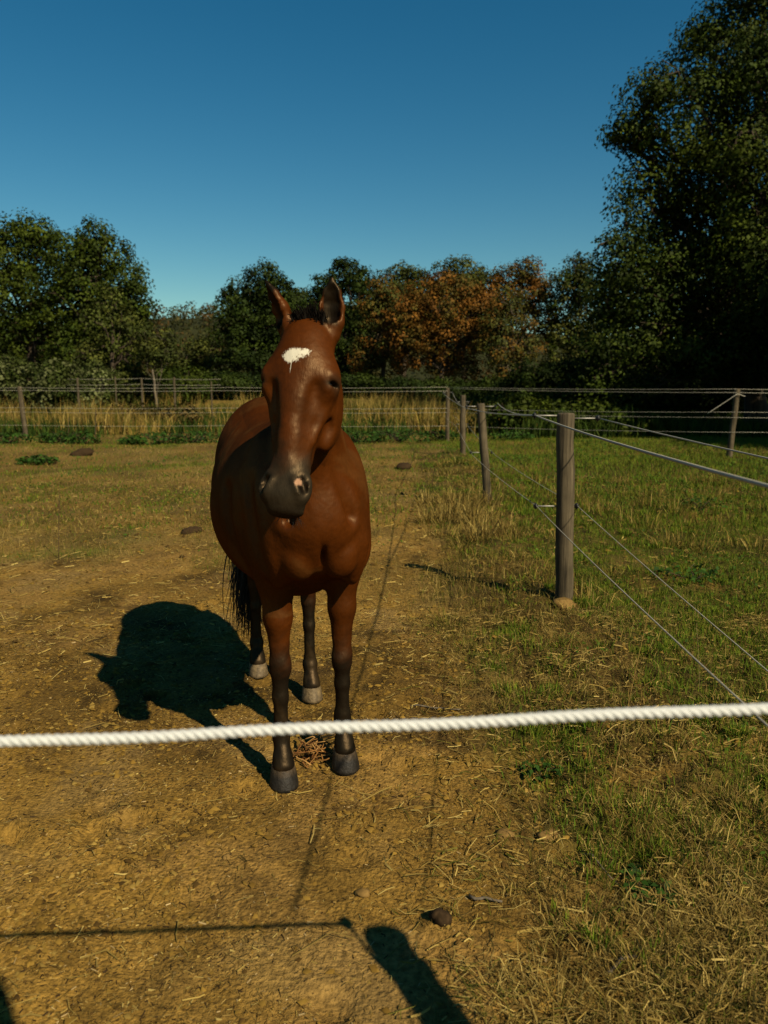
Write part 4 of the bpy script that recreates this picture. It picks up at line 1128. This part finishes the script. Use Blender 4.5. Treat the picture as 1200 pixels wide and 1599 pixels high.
def coat_mat():
    m = col_mat('bay_coat', 0.60, 0.0, 0, 60.0, 0.16, 0.22, 170.0, 0.004)
    p = m.node_tree.nodes['Principled BSDF']
    # ragged white star and its thin trail, drawn in the head's own coordinates
    nt = m.node_tree; L = nt.links
    def mth(op, a, b=None, c=None):
        n = nt.nodes.new('ShaderNodeMath'); n.operation = op
        for i, v in enumerate((a, b, c)):
            if v is None: continue
            if isinstance(v, (int, float)): n.inputs[i].default_value = v
            else: L.new(v, n.inputs[i])
        return n.outputs[0]
    at_ = nt.nodes.new('ShaderNodeAttribute'); at_.attribute_name = 'head'
    mp = nt.nodes.new('ShaderNodeMapping'); mp.inputs['Scale'].default_value = (300, 110, 1); L.new(at_.outputs['Vector'], mp.inputs['Vector'])
    nz = nt.nodes.new('ShaderNodeTexNoise'); nz.inputs['Scale'].default_value = 1.0; nz.inputs['Detail'].default_value = 3; L.new(mp.outputs['Vector'], nz.inputs['Vector'])
    n2 = nt.nodes.new('ShaderNodeTexNoise'); n2.inputs['Scale'].default_value = 45.0; n2.inputs['Detail'].default_value = 2; L.new(at_.outputs['Vector'], n2.inputs['Vector'])
    sx = nt.nodes.new('ShaderNodeSeparateXYZ'); L.new(at_.outputs['Vector'], sx.inputs['Vector'])
    jit = mth('ADD', mth('MULTIPLY', mth('SUBTRACT', nz.outputs['Fac'], 0.5), 1.5), mth('MULTIPLY', mth('SUBTRACT', n2.outputs['Fac'], 0.5), 1.5))
    def ellipse(cx, cy, rx, ry):
        a = mth('DIVIDE', mth('SUBTRACT', sx.outputs['X'], cx), rx); b = mth('DIVIDE', mth('SUBTRACT', sx.outputs['Y'], cy), ry)
        return mth('SQRT', mth('ADD', mth('MULTIPLY', a, a), mth('MULTIPLY', b, b)))
    d = ellipse(-0.012, 0.124, 0.026, 0.023)
    for e in ((0.006, 0.118, 0.034, 0.017), (-0.016, 0.138, 0.014, 0.014), (-0.008, 0.162, 0.0012, 0.022)):
        d = mth('MINIMUM', d, ellipse(*e))
    mr = nt.nodes.new('ShaderNodeMapRange'); mr.inputs['From Min'].default_value = 1.16; mr.inputs['From Max'].default_value = 0.74
    L.new(mth('ADD', d, mth('MULTIPLY', jit, 1.0)), mr.inputs['Value'])
    msk = mth('MULTIPLY', mr.outputs['Result'], mth('GREATER_THAN', sx.outputs['Z'], 0.0))
    mix = nt.nodes.new('ShaderNodeMix'); mix.data_type = 'RGBA'
    L.new(msk, mix.inputs['Factor']); L.new(p.inputs['Base Color'].links[0].from_socket, mix.inputs['A'])
    mix.inputs['B'].default_value = (0.47, 0.44, 0.35, 1)
    L.new(mix.outputs['Result'], p.inputs['Base Color'])
    b0 = [n for n in nt.nodes if n.type == 'BUMP'][0]
    b2 = nt.nodes.new('ShaderNodeBump'); b2.inputs['Strength'].default_value = 0.35; b2.inputs['Distance'].default_value = 0.03
    z2 = nt.nodes.new('ShaderNodeTexNoise'); z2.inputs['Scale'].default_value = 9.0; z2.inputs['Detail'].default_value = 3
    tc3 = nt.nodes.new('ShaderNodeTexCoord'); L.new(tc3.outputs['Object'], z2.inputs['Vector'])
    L.new(z2.outputs['Fac'], b2.inputs['Height']); L.new(b2.outputs['Normal'], b0.inputs['Normal'])
    gl = nt.nodes.new('ShaderNodeBsdfGlossy'); gl.inputs['Color'].default_value = (1.0, 0.72, 0.42, 1); gl.inputs['Roughness'].default_value = 0.46
    bp = b0
    mp2 = nt.nodes.new('ShaderNodeMapping'); mp2.inputs['Scale'].default_value = (1.0, 1.0, 0.22)      # hair lies along the body
    tc2 = nt.nodes.new('ShaderNodeTexCoord'); L.new(tc2.outputs['Object'], mp2.inputs['Vector'])
    bz = bp.inputs['Height'].links[0].from_node; L.new(mp2.outputs['Vector'], bz.inputs['Vector']); bz.inputs['Scale'].default_value = 210.0
    L.new(bp.outputs['Normal'], gl.inputs['Normal'])
    ms = nt.nodes.new('ShaderNodeMixShader'); ms.inputs['Fac'].default_value = 0.021
    L.new(p.outputs['BSDF'], ms.inputs[1]); L.new(gl.outputs['BSDF'], ms.inputs[2])
    L.new(ms.outputs['Shader'], nt.nodes['Material Output'].inputs['Surface'])
    return m
M_COAT = coat_mat()
horse = empty('horse', HO)
horse.rotation_euler = (0, 0, H_ANG)
body_o = mesh_obj('body', hv, hq_, None, M_COAT, horse, col, True)
ha = body_o.data.attributes.new('head', 'FLOAT_VECTOR', 'POINT')
ha.data.foreach_set('vector', np.ascontiguousarray(np.stack([hl, hd, np.where(headm & (hn > 0.02), 1.0, -1.0)], 1), dtype=np.float32).ravel())

# hooves
M_HOOF_D = col_mat('dark_horn', 0.6, 0.2, 0, 60, 0.45, 0.6, 90, 0.006)
def hoof(fx, fy, dark, scale=1.0):
    n = 22; mb = MB()
    a = np.linspace(0, 2 * math.pi, n, endpoint=False)
    rings = [(0.000, 0.062, 0.072, 0.012), (0.012, 0.062, 0.071, 0.010), (0.05, 0.056, 0.063, 0.000), (0.082, 0.050, 0.054, -0.010), (0.094, 0.049, 0.052, -0.012), (0.102, 0.043, 0.046, -0.013)]
    V, C_ = [], []
    for z, rw, rl, sh in rings:
        heel = np.where(np.cos(a) < 0, 0.86, 1.0)
        x = fx + sh + np.cos(a) * rl * heel * scale; y = fy + np.sin(a) * rw * scale
        V.append(np.stack([x, y, np.full(n, z + 0.004) - 0.012 * (np.cos(a) < -0.2) * (z > 0.05)], 1))
        if dark: base = np.array([0.012, 0.010, 0.0075]) if z < 0.06 else np.array([0.052, 0.035, 0.019])
        else: base = np.array([0.100, 0.072, 0.036]) if z > 0.015 else np.array([0.09, 0.065, 0.034])
        C_.append(np.tile(base, (n, 1)) * RNG.uniform(0.7, 1.3, (n, 1)))
    V = np.vstack(V + [np.array([[fx + 0.01, fy, 0.004]])]); C_ = np.vstack(C_ + [np.array([[0.05, 0.04, 0.03]])])
    q = [(r * n + j, r * n + (j + 1) % n, (r + 1) * n + (j + 1) % n, (r + 1) * n + j) for r in range(len(rings) - 1) for j in range(n)]
    t = [(len(V) - 1, (j + 1) % n, j) for j in range(n)]
    o = mesh_obj('hoof', V, q, t, M_HOOF_D, horse, C_, True)
    o['label'] = 'dark front hoof with a paler top band' if dark else 'pale dusty hind hoof'
for (fx, fy, _) in LEG_F: hoof(fx, fy, True)
for (fx, fy, _) in LEG_H: hoof(fx - 0.002, fy, False, 0.92)
# eyes
M_EYE = plain_mat('dark_eye', (0.008, 0.005, 0.003), 0.08, 0.6, 0.1)
for s_ in (-1, 1):
    c = hp(s_ * 0.086, 0.0, 0.197); n = 12; vs, qs = [], []
    for i in range(9):
        th = math.pi * i / 8
        for j in range(n):
            ph = 2 * math.pi * j / n
            vs.append(c + 0.0215 * V3(math.sin(th) * math.cos(ph), math.sin(th) * math.sin(ph), math.cos(th)))
    for i in range(8):
        for j in range(n):
            qs.append((i * n + j, (i + 1) * n + j, (i + 1) * n + (j + 1) % n, i * n + (j + 1) % n))
    mesh_obj('eye', vs, qs, None, M_EYE, horse, None, True)
# mane, forelock and tail: thin tapering locks
M_HAIR = plain_mat('black_hair', (0.006, 0.0045, 0.003), 0.5, 0.25, 0.3, 80)
def locks(name, paths, r0, parent):
    mb = MB()
    for p in paths:
        n = len(p)
        mb.tube(p, r0 * np.array([1.0] + list(np.linspace(0.95, 0.12, n - 1))), 4, False)
    return mb.build(name, M_HAIR, parent)
paths = []
for k in range(900):                                       # forelock between the ears
    l = RNG.uniform(-0.045, 0.05); b = hp(l, RNG.uniform(-0.11, 0.0), RNG.uniform(-0.04, 0.0))
    d = V3(RNG.normal(0.05, 0.12), RNG.normal(-0.05, 0.10) + 3 * l, 1.0); d /= np.linalg.norm(d)
    L = RNG.uniform(0.05, 0.085) * (1 - (l / 0.06) ** 2 * 0.6); t = np.linspace(0, 1, 5)[:, None]
    paths.append(b + d * L * t + HN * (t ** 2) * 0.022 + V3(0, 0, -0.022) * t ** 2)
locks('forelock', paths, 0.0042, horse)
paths = []
crest = [V3(0.30, 0, 1.61), V3(0.45, 0, 1.68), V3(0.58, -0.02, 1.78), V3(0.69, -0.04, 1.87), V3(0.80, -0.06, 1.955)]
for k in range(420):
    u = RNG.random() * 3.999; i = int(u); b = crest[i] + (crest[i + 1] - crest[i]) * (u - i) + V3(0, RNG.uniform(-0.015, 0.015), -0.03)
    d = V3(-0.2, 0.25 + RNG.normal(0, 0.25), 0.6); L = RNG.uniform(0.05, 0.10); t = np.linspace(0, 1, 6)[:, None]
    paths.append(b + d * L * t + V3(0, 0.03, -0.10) * t ** 2 * (L / 0.12))
locks('mane', paths, 0.004, horse)
paths = []
for k in range(560):
    t0 = RNG.random(); b = V3(-0.93, -0.01, 1.40) * (1 - t0) + V3(-0.99, -0.075, 1.06) * t0 + V3(RNG.normal(0, 0.012), RNG.normal(0, 0.025), 0)
    e = V3(-0.96 + RNG.normal(0, 0.04), -0.155 + RNG.normal(0, 0.05), RNG.uniform(0.16, 0.60))
    t = np.linspace(0, 1, 9)[:, None]
    p = b + (e - b) * t; p[:, 1] += (np.sin(t[:, 0] * math.pi) * RNG.normal(-0.02, 0.025)); p[:, 0] -= np.sin(t[:, 0] * math.pi) * 0.03
    paths.append(p)
locks('tail', paths, 0.0065, horse)
# chin whiskers
paths = []
for k in range(26):
    b = hp(RNG.uniform(-0.03, 0.03), RNG.uniform(-0.10, -0.05), 0.622); t = np.linspace(0, 1, 4)[:, None]
    paths.append(b + V3(RNG.normal(0, 0.015), RNG.normal(0, 0.02), -0.045) * t)
locks('whiskers', paths, 0.0007, horse)
tag(horse, 'bay horse with a white star on its forehead facing the camera', 'horse')
HM = np.array([[HF[0], HL[0], 0], [HF[1], HL[1], 0], [0, 0, 1]])
def hw(p): return HO + HM @ np.asarray(p, float)

# ------------------------------------------------------------------ small things
def lump(name, label, cat, px, py, r, mat, group=None, flat=0.6, seed=0):
    x, y = on_ground(px, py); z = g0(x, y)
    rg = np.random.default_rng(seed + int(px)); vs, qs = [], []
    n = 14; m = 8
    dirs = rg.normal(size=(9, 3)); amp = rg.uniform(-0.45, 0.4, 9)
    for i in range(m + 1):
        th = math.pi * i / m
        for j in range(n):
            ph = 2 * math.pi * j / n
            d = np.array([math.sin(th) * math.cos(ph), math.sin(th) * math.sin(ph), math.cos(th)])
            f = 1 + (amp * np.maximum(0, dirs @ d / np.linalg.norm(dirs, axis=1)) ** 3).sum() + rg.normal(0, 0.09) * (0 < i < m)
            vs.append(d * f * r * np.array([1, 0.85, flat]) + np.array([0, 0, r * flat * 0.30]))
    for i in range(m):
        for j in range(n):
            qs.append((i * n + j, (i + 1) * n + j, (i + 1) * n + (j + 1) % n, i * n + (j + 1) % n))
    o = mesh_obj(name, vs, qs, None, mat, None, None, False)
    o.location = (x, y, z)
    return tag(o, label, cat, group)
CG = 'clods of earth in the dry grass'
lump('clod', 'pale angular clod of clay right of centre in the dry grass', 'clod', 857, 1308, 0.040, M_CLOD, CG)
lump('clod', 'smaller pale clod left of the angular clod', 'clod', 790, 1306, 0.030, M_CLOD, CG)
lump('stone', 'small round pale stone on the bare soil below the horse', 'stone', 355, 1340, 0.016, M_CLOD)
lump('clod', 'yellowish crumb of clay at the edge of the bare soil', 'clod', 566, 1395, 0.022, M_CLOD, CG)
lump('clod', 'mound of dug earth at the foot of the thick post', 'clod', 884, 955, 0.085, M_CLOD, CG, 0.4)
lump('dung_ball', 'dark brown dung ball beside the bottom post shadow', 'dung', 685, 1443, 0.036, M_DUNG, None, 0.8)
lump('dung_heap', 'dark dung heap on the far left pasture', 'dung', 128, 711, 0.22, M_DUNG, None, 0.55)
lump('dung_heap', 'flat dark dung patch beside the trodden lane', 'dung', 630, 735, 0.18, M_DUNG, None, 0.45)
lump('dung_heap', 'small dark dung heap left of the belly of the horse', 'dung', 300, 830, 0.10, M_DUNG, None, 0.5)

# bundle of straw between the front hooves
sx_, sy_ = on_ground(492, 1180); sz_ = g0(sx_, sy_)
sroot = empty('straw_bundle', (sx_, sy_, sz_))
for k in range(70):
    a = RNG.uniform(0, 2 * math.pi); L = RNG.uniform(0.05, 0.17)
    c = V3(RNG.normal(0, 0.035), RNG.normal(0, 0.04), RNG.uniform(0.004, 0.06))
    d = V3(math.cos(a), math.sin(a), RNG.normal(0, 0.35)); d /= np.linalg.norm(d)
    t = np.linspace(-0.5, 0.5, 4)[:, None]; p = c + d * L * t + RNG.normal(0, 0.006, (4, 3)); p[:, 2] = np.maximum(p[:, 2], 0.004)
    mb = MB(); cc_ = mixcol(1, [(0.20, 0.095, 0.026), (0.25, 0.14, 0.045), (0.12, 0.05, 0.015)])[0]
    mb.tube(p, RNG.uniform(0.002, 0.005), 5, True, cc_, 0, 0.5); mb.build('stalk', M_STRAW, sroot)
tag(sroot, 'small heap of reddish straw between the front hooves', 'straw')

# single stems and weeds
def stem_thing(name, label, foot, tip_px, tip_py, dY, r, colr, cat='grass stem', group=None):
    x, y = on_ground(*foot); z = g0(x, y)
    e = np.array(at(tip_px, tip_py, y + dY)) - np.array([x, y, z])
    t = np.linspace(0, 1, 9)[:, None]; p = e * t; p[:, 2] += np.sin(t[:, 0] * math.pi) * 0.03
    mb = MB(); mb.tube(p, np.linspace(r, r * 0.5, 9), 5, True, colr)
    for k in range(9):
        q = p[-1] - (p[-1] - p[-3]) * RNG.random(); w = q + V3(RNG.normal(0, 0.008), RNG.normal(0, 0.008), RNG.uniform(0.005, 0.02))
        mb.tube([q, (q + w) / 2, w], [r * 0.6, r, r * 0.3], 4, False, colr)
    o = mb.build(name, M_STRAW); o.location = (x, y, z)
    return tag(o, label, cat, group)
SGP = 'tall single grass stems'
stem_thing('grass_stem', 'tall golden grass stem rising past the white rope on the right', (948, 1275), 1018, 935, 0.35, 0.0017, (0.22, 0.14, 0.04), group=SGP)
stem_thing('grass_stem', 'thin pale grass stem right of the tall golden one', (1092, 1090), 1088, 975, 0.1, 0.0015, (0.17, 0.14, 0.055), group=SGP)
stem_thing('dead_stem', 'dark dead weed stem standing in the left pasture', (92, 872), 93, 770, 0.1, 0.004, (0.06, 0.04, 0.02), 'weed')
stem_thing('dead_stem', 'brown dead weed stalk at the back fence, left part', (149, 690), 150, 640, 0.1, 0.02, (0.05, 0.035, 0.02), 'weed')
stem_thing('dead_stem', 'thinner brown dead weed stalk beside the taller one', (107, 684), 108, 650, 0.1, 0.015, (0.05, 0.035, 0.02), 'weed')

def weed(name, label, px, py, R, h, n, cols, leaf, group):
    x, y = on_ground(px, py); z = g0(x, y)
    root = empty(name, (x, y, z)); mb = MB()
    for k in range(max(4, n // 14)):
        a = RNG.uniform(0, 6.28); r = R * RNG.random() ** 0.5 * 0.8
        mb.tube(limb_path((0, 0, -0.02), (r * math.cos(a), r * math.sin(a), h * RNG.uniform(0.5, 0.95)), 0.08, 4), np.linspace(leaf * 0.10, leaf * 0.04, 4), 4, False)
    mb.build('stem', M_BARK, root)
    a = RNG.uniform(0, 6.28, n); r = R * RNG.random(n) ** 0.5
    P = np.stack([r * np.cos(a), r * np.sin(a) * 0.8, h * RNG.random(n) ** 0.8 * (1 - 0.45 * (r / R) ** 2)], 1)
    v, q, c = leaf_quads(P, leaf, mixcol(n, cols), np.tile([0, -0.2, 0.9], (n, 1)))
    mesh_obj('leaves', v, q, None, M_LEAF, root, c)
    return tag(root, label, 'weed', group)
NET = [(0.022, 0.055, 0.007), (0.03, 0.068, 0.009), (0.016, 0.038, 0.006)]
WG = 'dark green weed clumps along the back fence'
for px, py, R, h, lab in [(15, 692, 0.7, 0.35, 'green weed clump at the left picture edge, left of the back post'), (75, 690, 0.35, 0.3, 'small green weed clump just right of the back left post'), (100, 691, 0.55, 0.36, 'green weed clump around the dead weed stalks'),
                          (131, 691, 0.5, 0.38, 'round dark weed clump beside the taller dead stalk'), (206, 691, 0.4, 0.28, 'small lone weed clump between two dead-grass gaps'), (250, 691, 0.85, 0.36, 'wide weed clump midway between back post and horse'),
                          (305, 690, 0.75, 0.36, 'wide weed clump nearest the horse on its left'), (560, 692, 0.8, 0.36, 'weed clump just right of the horse shoulder'), (625, 690, 1.0, 0.40, 'wide weed clump left of the corner post'), (688, 688, 0.6, 0.35, 'weed clump at the foot of the corner post'),
                          (800, 685, 0.7, 0.32, 'weed clump behind the leaning post'), (60, 722, 0.45, 0.2, 'low weed patch in front of the back left post')]:
    weed('weed_clump', lab, px, py, R, h, int(360 * R + 60), NET, 0.10, WG)
BWG = 'broad-leaved weeds in the right foreground'
for px, py, R, h, n, leaf, lab in [(985, 1366, 0.045, 0.05, 16, 0.035, 'bright green rosette of broad leaves in the dry grass'), (1020, 1405, 0.09, 0.06, 60, 0.03, 'darker leafy weed below the bright rosette'),
                                   (845, 1210, 0.10, 0.06, 50, 0.03, 'small leafy weed above the pale clod'), (1095, 795, 0.35, 0.18, 90, 0.06, 'leafy green weed patch in the meadow right of the thick post'), (1080, 905, 0.35, 0.15, 90, 0.06, 'dark leafy weed patch under the upper meadow cord')]:
    weed('broadleaf_weed', lab, px, py, R, h, n, NET, leaf, BWG)

# sticks and fallen leaves
def stick(label, a, b, r, lift=0.012):
    (x0, y0), (x1, y1) = on_ground(*a), on_ground(*b)
    t = np.linspace(0, 1, 7); x = x0 + (x1 - x0) * t + RNG.normal(0, 0.004, 7); y = y0 + (y1 - y0) * t + RNG.normal(0, 0.004, 7)
    p = np.stack([x, y, gz(x, y) + lift], 1); c = p[0].copy()
    mb = MB(); mb.tube(p - c, np.linspace(r, r * 0.6, 7), 6, True, None, 0.15)
    o = mb.build('stick', M_PALE); o.location = c
    return tag(o, label, 'stick', 'sticks lying in the dry grass')
stick('long thin stick slanting above the bright green rosette', (905, 1335), (1005, 1410), 0.004)
stick('curved pale stick at the lower right', (950, 1530), (1015, 1495), 0.007)
stick('short pale stick left of the rosette', (735, 1402), (785, 1418), 0.006)
stick('dark stick on the soil above the rope', (640, 1103), (720, 1112), 0.005)
stick('dark diagonal stick at the far right of the dry grass', (1100, 1340), (1160, 1425), 0.005)

SC.cycles.use_denoising = True
